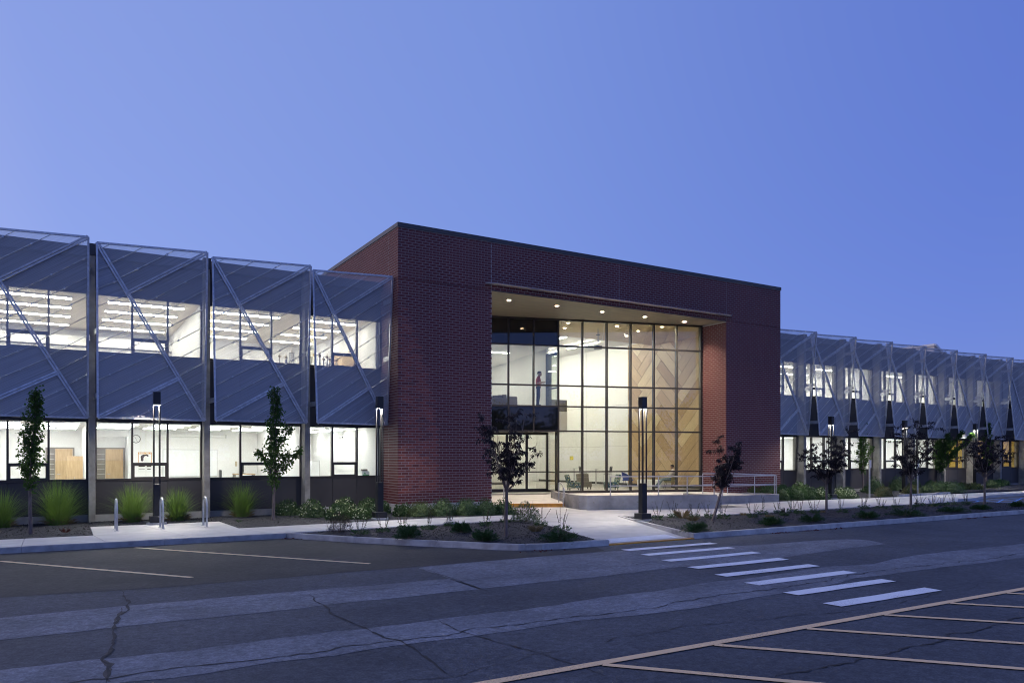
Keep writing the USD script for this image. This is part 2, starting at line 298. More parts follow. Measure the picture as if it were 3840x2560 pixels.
crack([(-10.6, -16.9), (-10.72, -17.25), (-10.66, -17.6), (-10.68, -18.3)], 0.2, 24, 'grit', 0.006)
crack([(-7.5, -14.24), (-7.61, -14.86), (-7.63, -15.62), (-7.7, -16.37), (-7.67, -16.84), (-7.6, -17.32), (-7.59, -17.96), (-7.48, -18.16), (-7.5, -18.59), (-7.52, -18.99), (-7.65, -20.0)], 0.05, 14)
crack([(-4.71, -12.43), (-4.76, -13.43), (-4.78, -14.42), (-4.82, -15.2), (-4.9, -16.2)], 0.03, 15)
crack([(-6.55, -17.06), (-6.6, -17.84), (-6.58, -18.3), (-6.45, -19.16), (-6.28, -19.95), (-6.2, -21.0)], 0.035, 16)
crack([(-5.2, -21.7), (-3.9, -21.63), (-2.6, -21.67), (-1.5, -21.7), (-0.5, -21.62), (3, -21.3)], 0.05, 17)
crack([(3.6, -14.0), (3.9, -15.2), (4.2, -16.4), (4.4, -17.8), (4.7, -19.4)], 0.03, 18)
crack([(-12, -19.6), (-7.6, -19.9), (-5, -19.4), (-1, -19.9), (4, -19.6)], 0.02, 19)
# white ladder crosswalk
cw = thing('crosswalk', 'white ladder crosswalk of eight bars leading to the ramp', 'road marking')
for i, (y, xl, xr) in enumerate([(-12.50, 0.77, 3.80), (-13.44, 0.58, 3.45), (-14.44, 0.33, 3.24), (-15.54, 0.06, 2.86), (-16.55, -0.21, 2.58), (-17.52, -0.46, 2.40), (-18.53, -0.67, 2.08), (-19.5, -0.91, 1.85)]):
    P = np.vstack([wobble([(xl, y + 0.15), (xr, y + 0.15)], 0.012, 0.2, i + 60), wobble([(xr - 0.03, y - 0.16), (xl + 0.02, y - 0.16)], 0.012, 0.2, i + 80)])
    part(cw, 'bar', MB().flat(Polygon(P).buffer(0), RZ + 0.012), M['paint_white'])
hat = thing('hatched_marking', 'long tan edge line with slanted stall lines in the foreground', 'road marking')
def line(parent, name, a, b, w, m, z=0.012):
    part(parent, name, MB().flat(LineString([a, b]).buffer(w / 2, cap_style=2), RZ + z), M[m])
line(hat, 'edge_line', (-30, -20.29), (60, -20.3), 0.14, 'paint_yellow')
for k in range(12):
    x0 = -6.05 + 1.7 * k
    line(hat, 'stall_line', (x0 + 0.05, -20.36), (x0 + 2.6, -23.4), 0.11, 'paint_yellow', 0.0125)
st = thing('stall_marking', 'slanted tan stall line nearest the left edge of the parking bay', 'road marking')
line(st, 'stall_line', (-12.21, -6.97), (-8.95, -11.55), 0.11, 'paint_tan')
st = thing('stall_marking', 'slanted tan stall line that starts at the kerb by the bike racks', 'road marking')
line(st, 'stall_line', (-9.45, -5.72), (-5.4, -11.52), 0.11, 'paint_tan')
ai = thing('aisle_marking', 'blue striped access aisle at the far right behind the planting strip', 'road marking')
for a, b in [((26.6, -6.7), (31.2, -7.0)), ((28.3, -6.0), (33.5, -6.0)), ((29.9, -5.35), (36, -5.3)), ((27.2, -6.7), (30.4, -5.5)), ((28.6, -7.2), (32.6, -5.6)), ((30.2, -7.2), (34.8, -5.5))]:
    line(ai, 'aisle_line', a, b, 0.1, 'paint_blue')
line(ai, 'stall_line', (26.9, -7.4), (31.0, -9.4), 0.1, 'paint_white')

# ------------------------------------------------------------------ pavements, kerbs and beds
def slabs(parent, name, P, cuts, z0, z1, m):
    """a concrete sheet cut along lines, each slab a part with a small gap"""
    cut = shapely.union_all([LineString(c).buffer(0.006, cap_style=2) for c in cuts])
    Q = P.difference(cut)
    for g in getattr(Q, 'geoms', [Q]):
        if g.area > 0.02: part(parent, name, MB().poly(g, z0, z1), M[m])
walk = thing('pavement', None, None, kind='structure')
band = Polygon([(-40, -3.33), (-10.28, -3.33), (-10.26, -0.38), (-6.52, -0.38), (-6.45, -3.2), (-0.4, -2.75), (4.0, -2.95), (4.0, 0.4), (5.2, 0.9), (7.5, -0.3), (7.15, -1.95), (7.6, -2.36), (12.5, -4.29), (14.45, -4.29), (14.45, -2.36), (20, -2.3), (27.6, -2.66), (33.4, -2.3), (41, -2.5), (60, -2.5), (60, -4.3), (38, -4.0), (33.9, -4.2), (30.4, -5.3), (28.4, -5.5), (26.2, -6.7), (9.4, -6.85), (6.7, -5.6), (6.3, -5.36), (4.15, -10.95), (4.1, -11.25), (1.15, -11.35), (0.95, -11.3), (1.65, -8.9), (2.15, -7.6), (2.55, -5.6), (2.6, -5.0), (2.3, -4.72), (1.3, -4.95), (-5.5, -5.35), (-40, -5.35)])
# the walk comes down to the road at the crossing
ramp = Polygon([(6.2, -5.6), (4.15, -10.95), (4.1, -11.25), (1.15, -11.35), (0.95, -11.3), (1.65, -8.9), (2.15, -7.6), (2.5, -5.6)])
flatwalk = band.difference(ramp.buffer(0.001))
cuts = [[(x, -6.9), (x, 1)] for x in (-37, -33, -29, -25, -21, -17, -14.6, -11.87)] + [[(-10.28, -3.4), (-10.05, -5.6)], [(-8.95, -0.2), (-8.0, -5.6)], [(-7.7, -0.2), (-6.7, -5.6)], [(-6.5, -3.2), (-5.9, -5.6)], [(-4.4, -2), (-4.4, -6)], [(-2.6, -2), (-2.6, -6)], [(-0.8, -2), (-0.8, -6)], [(1.0, -2), (1.0, -6)],
       [(2.0, -3.4), (9.5, -3.4)], [(4.1, 1), (4.1, -6)], [(7.3, -2), (7.3, -7.2)], [(-10.5, -3.33), (-6.4, -3.2)]] + [[(x, -2), (x, -7)] for x in (9.5, 11.6, 13.7, 15.8, 17.9, 20, 22.1, 24.2, 26.3, 28.4, 30.5, 33, 36, 39, 42, 46, 50)]
slabs(walk, 'slab', flatwalk, cuts, -0.29, 0.0, 'concrete')
def sloped(P, zf, z0):
    """prism over P whose top follows zf(x, y)"""
    v, f = trimesh.creation.triangulate_polygon(P.segmentize(0.6), engine='earcut')
    m = trimesh.creation.extrude_polygon(P.segmentize(0.6), 1.0, engine='earcut')
    w = m.vertices.copy(); top = w[:, 2] > 0.5
    w[top, 2] = [zf(x, y) for x, y in w[top, :2]]; w[~top, 2] = z0
    return MB().add(w, m.faces)
zr = lambda x, y: float(np.interp(y, [-11.35, -5.6], [-0.135, 0.0]))
for g in [ramp.intersection(sbox(-5, -7.9, 20, 0)), ramp.intersection(sbox(-5, -10.35, 20, -7.912))]:
    part(walk, 'ramp_slab', sloped(g, zr, -0.29), M['concrete'])
part(walk, 'ramp_slab', sloped(ramp.intersection(sbox(-5, -20, 20, -10.362)), zr, -0.29), M['concrete'])
dome_pad = MB().flat(Polygon([(1.55, -10.5), (3.98, -10.42), (3.85, -11.12), (1.2, -11.22)]), 0)
for v in dome_pad.v: v[:, 2] = [zr(x, y) + 0.012 for x, y in v[:, :2]]
for ix in range(34):
    for iy in range(9):
        x = 1.62 - iy * 0.042 + ix * 0.071; y = -10.56 - iy * 0.075 + ix * 0.0023
        if x > 1.33 and x < 3.88: dome_pad.tube([(x, y, zr(x, y) + 0.012), (x, y, zr(x, y) + 0.02)], [0.02, 0.011], 6)
tp = part(walk, 'tactile_pad', dome_pad, mat('tactile', (0.72, 0.72, 0.72), (0.78, 0.78, 0.78), 8, 0.6))
part(walk, 'yellow_lip', MB().box(1.12, 4.12, -11.47, -11.34, -0.3, -0.118), M['curb_yellow'])

def kerb_line(parent, pts, w, z0, z1, seg, m='kerb', close=False, side=1):
    """kerb stones along a polyline (outer face on the line, body on its left if side=1), cut into pieces"""
    L = LineString(pts); n = max(1, round(L.length / seg))
    for i in range(n):
        a, b = i / n * L.length + 0.004, (i + 1) / n * L.length - 0.004
        S = shapely.ops.substring(L, a, b)
        P = S.buffer(w * side, single_sided=True, join_style=2)
        if P.is_empty: continue
        mb = MB().poly(P, z0, z1 - 0.018).poly(P.buffer(-0.016, join_style=2), z1 - 0.018, z1)
        part(parent, 'kerb_stone', mb, M[m])
import shapely.ops
kerb = thing('kerb', None, None, kind='structure')
def arc(c, r, a0, a1, n=8): return [(c[0] + r * math.cos(math.radians(a0 + (a1 - a0) * i / n)), c[1] + r * math.sin(math.radians(a0 + (a1 - a0) * i / n))) for i in range(n + 1)]
isl1_front = [(-5.6, -5.36), (-5.1, -6.2), (-4.5, -7.2), (-3.5, -8.6), (-2.3, -10.1), (-1.9, -10.7), (-1.45, -11.15), (-0.9, -11.38), (0.2, -11.45), (1.13, -11.45)]
kerb_line(kerb, isl1_front, 0.16, -0.29, 0.0, 2.6)
isl2_front = [(4.13, -11.42), (8, -11.42), (40, -11.3)]
kerb_line(kerb, isl2_front, 0.16, -0.29, 0.0, 3.0)
kerb_line(kerb, [(4.13, -11.25), (6.3, -5.4)], 0.16, -0.29, 0.0, 2.0, side=-1)
kerb_line(kerb, [(-40, -5.43), (-5.62, -5.43)], 0.075, -0.29, -0.001, 3.0)
kerb_line(kerb, [(27.8, -2.72), (33.5, -2.3)], 0.12, -0.1, 0.12, 2.0)
isl1_in = Polygon([(-5.45, -5.3), (-0.6, -5.08), (1.25, -4.92), (2.3, -4.68), (2.62, -5.0), (2.5, -5.7), (2.12, -7.6), (1.64, -8.9), (0.95, -11.29), (-0.85, -11.22), (-1.35, -11.0), (-1.75, -10.6), (-2.15, -10.0), (-3.36, -8.5), (-4.35, -7.1), (-4.95, -6.1)])
isl2_in = Polygon([(6.32, -5.42), (6.7, -5.65), (9.4, -6.9), (26.2, -6.75), (27.0, -7.6), (27.6, -8.8), (40, -8.9), (40, -11.15), (8, -11.26), (4.3, -11.26)])
bedL = Polygon([(-40, -3.33), (-10.28, -3.33), (-10.26, -0.38), (-6.52, -0.38), (-6.45, -3.2), (-0.4, -2.75), (4.0, -2.95), (4.08, -0.02), (0, -0.02), (0, 1.9), (-40, 1.9)])
bedR = Polygon([(18.75, -2.2), (27.6, -2.6), (33.4, -2.2), (60, -2.45), (60, 1.9), (21.62, 1.9), (21.62, -0.02), (18.4, -0.02)])
gz = lambda x: 0.0 if x < 22 else min(0.15, (x - 22) * 0.0065)
BEDS = {}
def bed(name, P, base, seed):
    """bark mulch: a bumpy sheet with its own thickness"""
    Q = P.buffer(-0.004); x0, y0, x1, y1 = Q.bounds; st_ = 0.22
    xs, ys = np.arange(x0, x1 + st_, st_), np.arange(y0, y1 + st_, st_)
    g = np.array([(x, y) for x in xs for y in ys]); inside = shapely.contains_xy(Q.buffer(-0.05), g[:, 0], g[:, 1])
    rim = Q.segmentize(st_); b = np.array(rim.exterior.coords)[:-1]; pts = np.vstack([b, g[inside]])
    from scipy.spatial import Delaunay
    tri = Delaunay(pts).simplices; cen = pts[tri].mean(1); tri = tri[shapely.contains_xy(Q, cen[:, 0], cen[:, 1])]
    dist = np.array([Q.exterior.distance(shapely.Point(p)) for p in pts])
    z = base(pts[:, 0]) + np.clip(dist, 0, 0.6) * 0.06 + (meshkit.fbm(np.c_[pts * 1.3, np.zeros(len(pts))], 4, seed) - 0.5) * 0.07 * np.clip(dist * 4, 0, 1)
    v = np.c_[pts, z]; e = tri[:, [0, 1, 2]]
    a, bb = v[e[:, 1]] - v[e[:, 0]], v[e[:, 2]] - v[e[:, 0]]; flip = np.cross(a, bb)[:, 2] < 0; e[flip] = e[flip][:, ::-1]
    n = len(b); low = np.c_[b, np.full(n, -0.25)]; k = len(v)
    skirt = [(i, (i + 1) % n, k + (i + 1) % n) for i in range(n)] + [(i, k + (i + 1) % n, k + i) for i in range(n)]
    o = single(name, MB().add(np.vstack([v, low]), np.vstack([e, skirt])), M['mulch'], None, None, kind='structure', smooth=40)
    from scipy.interpolate import LinearNDInterpolator
    BEDS[name + str(seed)] = (Q, LinearNDInterpolator(v[:, :2], v[:, 2])); return o
def zz(fn): return lambda x: np.array([fn(t) for t in np.atleast_1d(x)])
bed('planting_bed', isl1_in, zz(lambda x: -0.03), 1)
bed('planting_bed', isl2_in, zz(lambda x: -0.03), 2)
bed('planting_bed', bedL, zz(lambda x: -0.015), 3)
bed('planting_bed', bedR, zz(lambda x: gz(x) - 0.015), 4)
def ground_z(x, y):
    for Q, f in BEDS.values():
        if Q.contains(shapely.Point(x, y)):
            z = float(f(x, y)); return 0.0 if math.isnan(z) else z
    return 0.0
# loose bark: nobody could count it
chip = MB(); r = np.random.default_rng(5); nchip = 0
for key, cnt in (('planting_bed1', 3800), ('planting_bed2', 6000), ('planting_bed3', 4500), ('planting_bed4', 1500)):
    Q, f = BEDS[key]; x0, y0, x1, y1 = Q.intersection(sbox(-14, -12, 42, 3)).bounds
    p = np.c_[r.uniform(x0, x1, cnt * 4), r.uniform(y0, y1, cnt * 4)]; p = p[shapely.contains_xy(Q.buffer(-0.03), p[:, 0], p[:, 1])][:cnt]
    z = f(p); ok = ~np.isnan(z); p = p[ok]; z = z[ok]; n = len(p)
    L = r.uniform(0.010, 0.028, n); W = L * r.uniform(0.25, 0.6, n); a = r.uniform(0, 6.28, n); H = r.uniform(0.004, 0.011, n); tilt = r.normal(0, 0.35, n)
    ca, sa = np.cos(a), np.sin(a)
    quad = [(-1, -1), (1, -0.7), (0.9, 1), (-0.8, 0.8)]
    v = np.stack([np.c_[p[:, 0] + ca * L * u - sa * W * w, p[:, 1] + sa * L * u + ca * W * w, z + H + tilt * L * u] for u, w in quad] + [np.c_[p[:, 0], p[:, 1], z - 0.004]], 1).reshape(-1, 3)
    o = np.arange(n)[:, None] * 5; fc = np.vstack([o + t for t in ([0, 1, 2], [0, 2, 3], [0, 4, 1], [1, 4, 2], [2, 4, 3], [3, 4, 0])]); chip.add(v, fc)
single('bark_mulch', chip, M['bark'], 'loose dark bark chips scattered over the planting beds', 'mulch', kind='stuff')
# ------------------------------------------------------------------ the brick entrance block
BR = (0.21, 0.056, 0.045)
brick_ramp = [(0, (0.135, 0.040, 0.038)), (0.15, (0.165, 0.046, 0.040)), (0.4, (0.215, 0.058, 0.045)), (0.65, (0.240, 0.066, 0.049)), (0.88, (0.275, 0.078, 0.055)), (1.0, (0.19, 0.063, 0.056))]
def brick_mat(name, ramp=None, c=None):
    nodes = {'g': ('geometry', {}), 'n': ('noise_texture', {'scale': 22.0, 'detail': 5.0, 'roughness': 0.7}), 'r2': ('rgb_ramp', {'ramp': [(0.3, (0.78,) * 3), (0.7, (1.2,) * 3)]}),
             'n3': ('noise_texture', {'scale': 0.5, 'detail': 3.0}), 'r3': ('rgb_ramp', {'ramp': [(0.3, (0.88,) * 3), (0.7, (1.1,) * 3)]}), 'x': ('mix', {'mix_type': 'multiply', 'fac': 1.0, 'color1': c or BR}), 'x2': ('mix', {'mix_type': 'multiply', 'fac': 1.0}),
             'b': ('bump', {'strength': 0.35, 'distance': 0.006}), 'p': ('principled_bsdf', {'roughness': 0.72, 'specular_ior_level': 0.35})}
    links = [('g.position', 'n.vector'), ('g.position', 'n3.vector'), ('n.fac', 'r2.fac'), ('n3.fac', 'r3.fac'), ('r2.color', 'x.color2'), ('x.color', 'x2.color1'), ('r3.color', 'x2.color2'), ('x2.color', 'p.base_color'), ('n.fac', 'b.height'), ('b.normal', 'p.normal')]
    if ramp:
        nodes['r'] = ('rgb_ramp', {'ramp': ramp}); links += [('g.random_per_island', 'r.fac'), ('r.color', 'x.color1')]
    return usdkit.material(stage, '/World/Looks/' + name, nodes, links, surface='p.BSDF')
M['brick'] = brick_mat('brick', brick_ramp)
for i, cc in enumerate([b[1] for b in brick_ramp]): M[f'brick{i}'] = brick_mat(f'brick_tone_{i}', None, cc)
M['mortar'] = mat('mortar', (0.34, 0.315, 0.31), (0.43, 0.40, 0.39), 6, 0.9, bump=0.3, bscale=50)
ent = thing('entrance_building', 'two storey red brick entrance block framing a tall lit glass wall', 'building')
PX0, PX1, OX0, OX1, ZB, ZS, ZT = 0.0, 21.6, 4.1, 17.57, 0.335, 8.96, 10.92
wallmb = MB()
wallmb.box(PX0 + .007, OX0 - .007, 0.007, 0.4, ZB, ZS).box(OX1 + .007, PX1 - .007, 0.007, 0.4, ZB, ZS).box(PX0 + .007, PX1 - .007, 0.007, 0.4, ZS + .012, ZT)
wallmb.box(PX0 + .007, 0.3, 0.4, 16, ZB, ZT).box(PX1 - .3, PX1 - .007, 0.4, 16, ZB, ZT)
wallmb.box(OX1 + .007, OX1 + .3, 0.4, 1.75, ZB, ZS).box(OX0 - .3, OX0 - .007, 0.4, 5.9, ZB, ZS)
wall = part(ent, 'brick_wall', wallmb, M['mortar'])
BL, CH, JT, PR = 0.2905, 0.1016, 0.0125, 0.007
bricks = []   # (axis, fixed coordinate, u0, u1, z0, z1)
def course_run(u0, u1, z, k, breaks=()):
    segs = []; cutp = sorted([u0, u1] + [b for b in breaks if u0 < b < u1])
    for a, b in zip(cutp[:-1], cutp[1:]):
        a2 = a + (0.008 if a != u0 else 0); b2 = b - (0.008 if b != u1 else 0)
        x = a2 - (BL / 2 if k % 2 else 0) ; s = a - ((a - u0) % BL) - (BL / 2 if k % 2 else 0)
        t = s
        while t < b2:
            l, r_ = max(t + JT / 2, a2 + (JT / 2 if t > a2 else 0)), min(t + BL - JT / 2, b2)
            if r_ - l > 0.03: segs.append((l, r_))
            t += BL
    return segs
nc = int(round((ZT - ZB) / CH))
for k in range(nc):
    z0 = ZB + k * CH + JT / 2; z1 = min(z0 + CH - JT, ZT - 0.002)
    if z1 - z0 < 0.03: continue
    if z1 <= ZS + 0.03:
        runs = [(PX0, OX0), (OX1, PX1)]
    else: runs = [(PX0, PX1)]
    for a, b in runs:
        for l, r_ in course_run(a, b, z0, k, (OX0, 10.74, OX1)):
            zz0 = max(z0, ZS + 0.012) if (OX0 < l < OX1) else z0
            if z1 - zz0 > 0.02: bricks.append(('y', 0.0, l, r_, zz0, z1))
    ylo = 16.0 if z1 > 9.0 else 1.95
    for l, r_ in course_run(0.0, ylo, z0, k + 1, (1.0,)): bricks.append(('x', PX0, l, r_, z0, z1))
    if z1 < ZS:
        for l, r_ in course_run(0.0, 1.66, z0, k + 1): bricks.append(('-x', OX1, l, r_, z0, z1))
CAMP = np.array([-11.14, -26.97, 2.13])
def brick_geo(mb, b):
    ax, c, l, r_, z0, z1 = b; e = 0.0035; j = ((hash((round(l * 997), round(z0 * 991))) % 7) - 3) * 0.0004
    if ax == 'y': q = lambda u, z, d: (u, c + d, z)
    elif ax == 'x': q = lambda u, z, d: (c + d, u, z)
    else: q = lambda u, z, d: (c + d, u, z)
    f0 = j; back = PR + 0.004
    if ax == '-x': pass
    v = [q(l, z0, back), q(r_, z0, back), q(r_, z1, back), q(l, z1, back), q(l + e, z0 + e, f0), q(r_ - e, z0 + e, f0), q(r_ - e, z1 - e, f0), q(l + e, z1 - e, f0)]
    F = [(4, 5, 6, 7), (0, 1, 5, 4), (1, 2, 6, 5), (2, 3, 7, 6), (3, 0, 4, 7)]
    if ax == 'x' or ax == '-x': F = [t[::-1] for t in F]
    mb.add(v, F)
def apparent(b):
    ax, c, l, r_, z0, z1 = b; p = np.array([(l + r_) / 2, 0, (z0 + z1) / 2]) if ax == 'y' else np.array([c, (l + r_) / 2, (z0 + z1) / 2])
    d = p - CAMP; D = np.linalg.norm(d); n = np.array([0, 1, 0]) if ax == 'y' else np.array([1, 0, 0])
    hid = (ax == 'x' and z0 < 9.1 and l > 0.6) or p[2] < 0.75
    return (r_ - l) * (z1 - z0) * abs(d @ n) / D ** 3 * (0 if hid else 1)
bricks.sort(key=apparent, reverse=True)
for b in bricks[:300]:
    mb = MB(); brick_geo(mb, b); part(wall, 'brick', mb, M[f'brick{random.choice([0, 1, 2, 2, 3, 3, 3, 4, 5])}'])
rest = MB()
for b in bricks[300:]: brick_geo(rest, b)
part(wall, 'brickwork', rest, M['brick'], kind='stuff')
# coping, roof, concrete base, soffit
cop = MB()
cop.cbox(PX0 - .03, PX1 + .03, -0.035, 0.42, ZT, 11.09, .008).cbox(PX0 - .03, 0.42, 0.424, 16, ZT, 11.09, .008).cbox(PX1 - .42, PX1 + .03, 0.424, 16, ZT, 11.09, .008)
part(ent, 'coping', cop, M['coping'])
part(ent, 'roof', MB().box(0.31, PX1 - .31, 0.41, 16, 10.5, 10.6), M['coping'])
part(ent, 'rear_wall', MB().box(0.0, PX1, 21.0, 21.3, 0.3, 10.6), M['white_wall'])
for q in ((-0.02, 4.06, -0.02, 0.3), (-0.02, 0.3, 0.304, 1.9), (17.6, PX1, -0.02, 0.3)): part(ent, 'plinth', MB().cbox(*q, -0.2, ZB - 0.004, .01), M['kerb'])
CU = np.array([-1, 0.302, 0]); CU /= np.linalg.norm(CU); CN = np.array([0.302, 1, 0]); CN /= np.linalg.norm(CN); CP = np.array([17.55, 1.63, 0.0])
def cw_pt(u, n, z): return CP + CU * u + CN * n + np.array([0, 0, z])
def cwbox(mb, u0, u1, n0, n1, z0, z1):
    v = [cw_pt(u, n, z) for z in (z0, z1) for n in (n0, n1) for u in (u0, u1)]
    return mb.add(v, [(0, 1, 3, 2), (4, 6, 7, 5), (0, 4, 5, 1), (2, 3, 7, 6), (0, 2, 6, 4), (1, 5, 7, 3)])
# soffit with recessed cans
SOF = [(5.71, 1.33), (8.20, 1.27), (10.79, 1.29), (13.36, 1.26), (15.92, 1.23)]
sp = Polygon([(OX0, 0.02), (OX1, 0.02), (OX1, 1.62), tuple(cw_pt(14.05, 0, 0)[:2])])
holes = shapely.union_all([shapely.Point(p).buffer(0.088, 10) for p in SOF])
part(ent, 'soffit', MB().poly(sp.difference(holes), ZS, ZS + 0.02), M['soffit'])
part(ent, 'soffit_trim', MB().box(OX0, OX1, 0.0, 0.018, ZS - 0.03, ZS + 0.010), M['bronze'])
for p in SOF:
    d = part(ent, 'downlight', MB().add(*[np.array(a) for a in (lambda m: (m.vertices + [p[0], p[1], ZS + 0.10], m.faces))(trimesh.creation.annulus(0.089, 0.10, 0.22))]), M['white_plastic'])
    part(d, 'lens', MB().cyl(p, 0.088, ZS + 0.10, ZS + 0.12, 20), M['lens_soffit'])
part(ent, 'soffit_backing', MB().poly(sp.buffer(0.3), ZS + 0.23, ZS + 0.26), M['mortar'])

# ---- the glass wall
ROWS = [0.40, 1.42, 3.43, 4.645, 5.67, 7.63, 8.93]
US = [0.06, 1.42, 2.69, 3.96, 5.25, 6.54, 7.80, 9.07, 10.34, 11.61, 12.88, 14.0]
fr = []
for i, u in enumerate(US):
    mb = MB(); z0 = 0.36 if u < 7.9 else 3.43
    w = 0.035
    cwbox(mb, u - w, u + w, -0.02, 0.19, z0, ZS)
    fr.append(part(ent, 'mullion', mb, M['bronze']))
for j, z in enumerate(ROWS):
    for i in range(len(US) - 1):
        if z < 3.4 and US[i] > 7.7: continue
        mb = MB(); h = 0.075 if j in (0,) else (0.05 if j == 6 else 0.034)
        cwbox(mb, US[i] + .036, US[i + 1] - .036, -0.015, 0.17, z - h, z + h if j < 6 else ZS)
        part(ent, 'transom', mb, M['bronze'])
mbj = MB(); cwbox(mbj, -0.012, 0.024, -0.03, 0.2, 0.36, ZS); part(ent, 'jamb_trim', mbj, M['bronze'])
for j in range(6):
    for i in range(len(US) - 1):
        if j < 2 and US[i] > 7.7: continue
        dark = US[i] > 7.7 and j in (2, 5)
        mb = MB(); cwbox(mb, US[i] + .03, US[i + 1] - .03, 0.03, 0.042, ROWS[j] + .03, ROWS[j + 1] - .03)
        part(ent, 'spandrel_pane' if dark else 'pane', mb, M['glass_dark'] if dark else M['glass_lobby'])
        if dark:
            mb = MB(); cwbox(mb, US[i] + .03, US[i + 1] - .03, 0.10, 0.16, ROWS[j] + .03, ROWS[j + 1] - .03); part(ent, 'spandrel_back', mb, M['dark_metal'])
# recessed doors
DN = 1.9; DU = [7.80, 8.9, 9.95, 10.85, 11.6, 13.9]
mb = MB(); cwbox(mb, 7.70, 14.0, 0.2, 2.0, 3.44, 3.50); part(ent, 'porch_soffit', mb, M['bronze'])
for i, u in enumerate(DU):
    mb = MB(); cwbox(mb, u - .055, u + .055, DN, DN + .12, 0.36, 3.43); part(ent, 'door_post', mb, M['bronze'])
for i in range(len(DU) - 1):
    a, b = DU[i] + .056, DU[i + 1] - .056
    for z, h in ((0.44, .08), (1.38, .03), (3.36, .07)):
        mb = MB(); cwbox(mb, a, b, DN + .01, DN + .1, z - h, z + h); part(ent, 'door_rail', mb, M['bronze'])
    mb = MB(); cwbox(mb, a, b, DN + .04, DN + .052, .5, 3.3); part(ent, 'door_pane', mb, M['glass_lobby'])
    if i in (1, 2):
        m2 = MB(); m2.tube([cw_pt(b - .1 if i == 1 else a + .1, DN - .05, z) for z in (1.1, 1.6)], 0.014, 8); part(ent, 'door_handle', m2, M['steel'])
# side return of the porch
mb = MB(); cwbox(mb, 7.72, 7.76, 0.2, DN, 0.45, 3.4); part(ent, 'return_pane', mb, M['glass_lobby'])
mb = MB(); cwbox(mb, 7.70, 7.78, 0.6, 0.68, 0.36, 3.43); cwbox(mb, 7.70, 7.78, 0.2, DN, 0.36, 0.46); cwbox(mb, 7.70, 7.78, 0.2, DN, 1.35, 1.41); part(ent, 'return_frame', mb, M['bronze'])
mb = MB(); cwbox(mb, 14.0, 14.06, 0.2, DN, 0.36, 3.43); part(ent, 'return_wall', mb, M['white_wall'])

# ---- inside the entrance hall
inner = Polygon([tuple(cw_pt(0.0, .2, 0)[:2]), tuple(cw_pt(14.0, .2, 0)[:2]), (4.15, 21.0), (19.9, 21.0), (19.9, 1.2)])
part(ent, 'hall_floor', MB().poly(inner, 0.30, 0.36), M['floor_in'])
for a, b in ((20.0, 10.4),):
    part(ent, 'hall_wall', MB().box(19.9, 20.1, 10.42, 21.0, 0.36, 10.4), M['white_wall'])
part(ent, 'hall_wall', MB().box(19.93, 20.1, 0.41, 10.40, 0.36, 10.4), M['white_wall'])
part(ent, 'hall_wall', MB().box(4.0, 4.1, 5.95, 21.0, 0.36, 10.4), M['white_wall'])
part(ent, 'hall_wall', MB().box(12.5, 19.9, 20.7, 20.9, 0.36, 9.3), M['white_wall'])
part(ent, 'hall_wall', MB().box(4.15, 12.5, 19.0, 19.2, 0.36, 9.3), M['cream_wall'])
part(ent, 'base_board', MB().box(19.86, 19.9, 10.45, 20.7, 0.36, 0.5), M['base'])
part(ent, 'wall_joint', MB().box(19.894, 19.902, 10.45, 20.7, 2.84, 2.85).box(19.894, 19.902, 12.4, 12.41, 0.5, 9.3).box(19.894, 19.902, 14.8, 14.81, 0.5, 9.3).box(19.894, 19.902, 10.45, 20.7, 5.48, 5.49), M['door_frame'])
woodc = Polygon([tuple(cw_pt(0.0, .2, 0)[:2]), tuple(cw_pt(7.75, .2, 0)[:2]), (10.5, 8.0), (19.9, 8.0), (19.9, 1.2)])
cj = [LineString([(x, 0), (x + 9, 12)]) for x in np.arange(-2, 22, 1.5)] + [LineString([(x, 0), (x - 7, 12)]) for x in np.arange(11, 28, 3.1)]
LHL = [(11.06, 4.45), (11.76, 5.77), (13.76, 3.91), (16.24, 6.14), (15.71, 4.52), (15.9, 2.85), (15.99, 2.41)]
hh = shapely.union_all([shapely.Point(p).buffer(.09, 8) for p in LHL])
boards = woodc.difference(shapely.union_all([l.buffer(.009) for l in cj])).difference(hh)
for g in boards.geoms:
    if g.area > .05: part(ent, 'ceiling_board', MB().poly(g, 8.92, 8.945), M['wood_ceiling'])
part(ent, 'hall_ceiling', MB().poly(woodc.buffer(.02), 9.04, 9.07).box(10.0, 19.9, 8.0, 21.0, 9.3, 9.4).box(10.4, 19.9, 7.96, 8.0, 8.92, 9.3), M['ceiling'])
for p in LHL:
    d = part(ent, 'downlight', MB().add(*(lambda m: (m.vertices + [p[0], p[1], 8.985], m.faces))(trimesh.creation.annulus(0.085, 0.1, 0.10))), M['white_plastic'])
    part(d, 'lens', MB().cyl(p, .085, 9.00, 9.02, 16), M['lens_spot'])
for (a, b) in (((17.2, 10.0, 9.1), (17.2, 13.2, 9.1)), ((14.3, 9.3, 9.1), (14.3, 12.0, 9.1)), ((17.2, 14.5, 9.1), (17.2, 18.5, 9.1)), ((14.3, 14.5, 9.1), (14.3, 18.5, 9.1))):
    d = part(ent, 'linear_light', MB().box(a[0] - .07, a[0] + .07, a[1], b[1], 9.16, 9.28), M['white_plastic'])
    part(d, 'lens', MB().box(a[0] - .062, a[0] + .062, a[1] + .01, b[1] - .01, 9.12, 9.158), M['lens_lobby'])
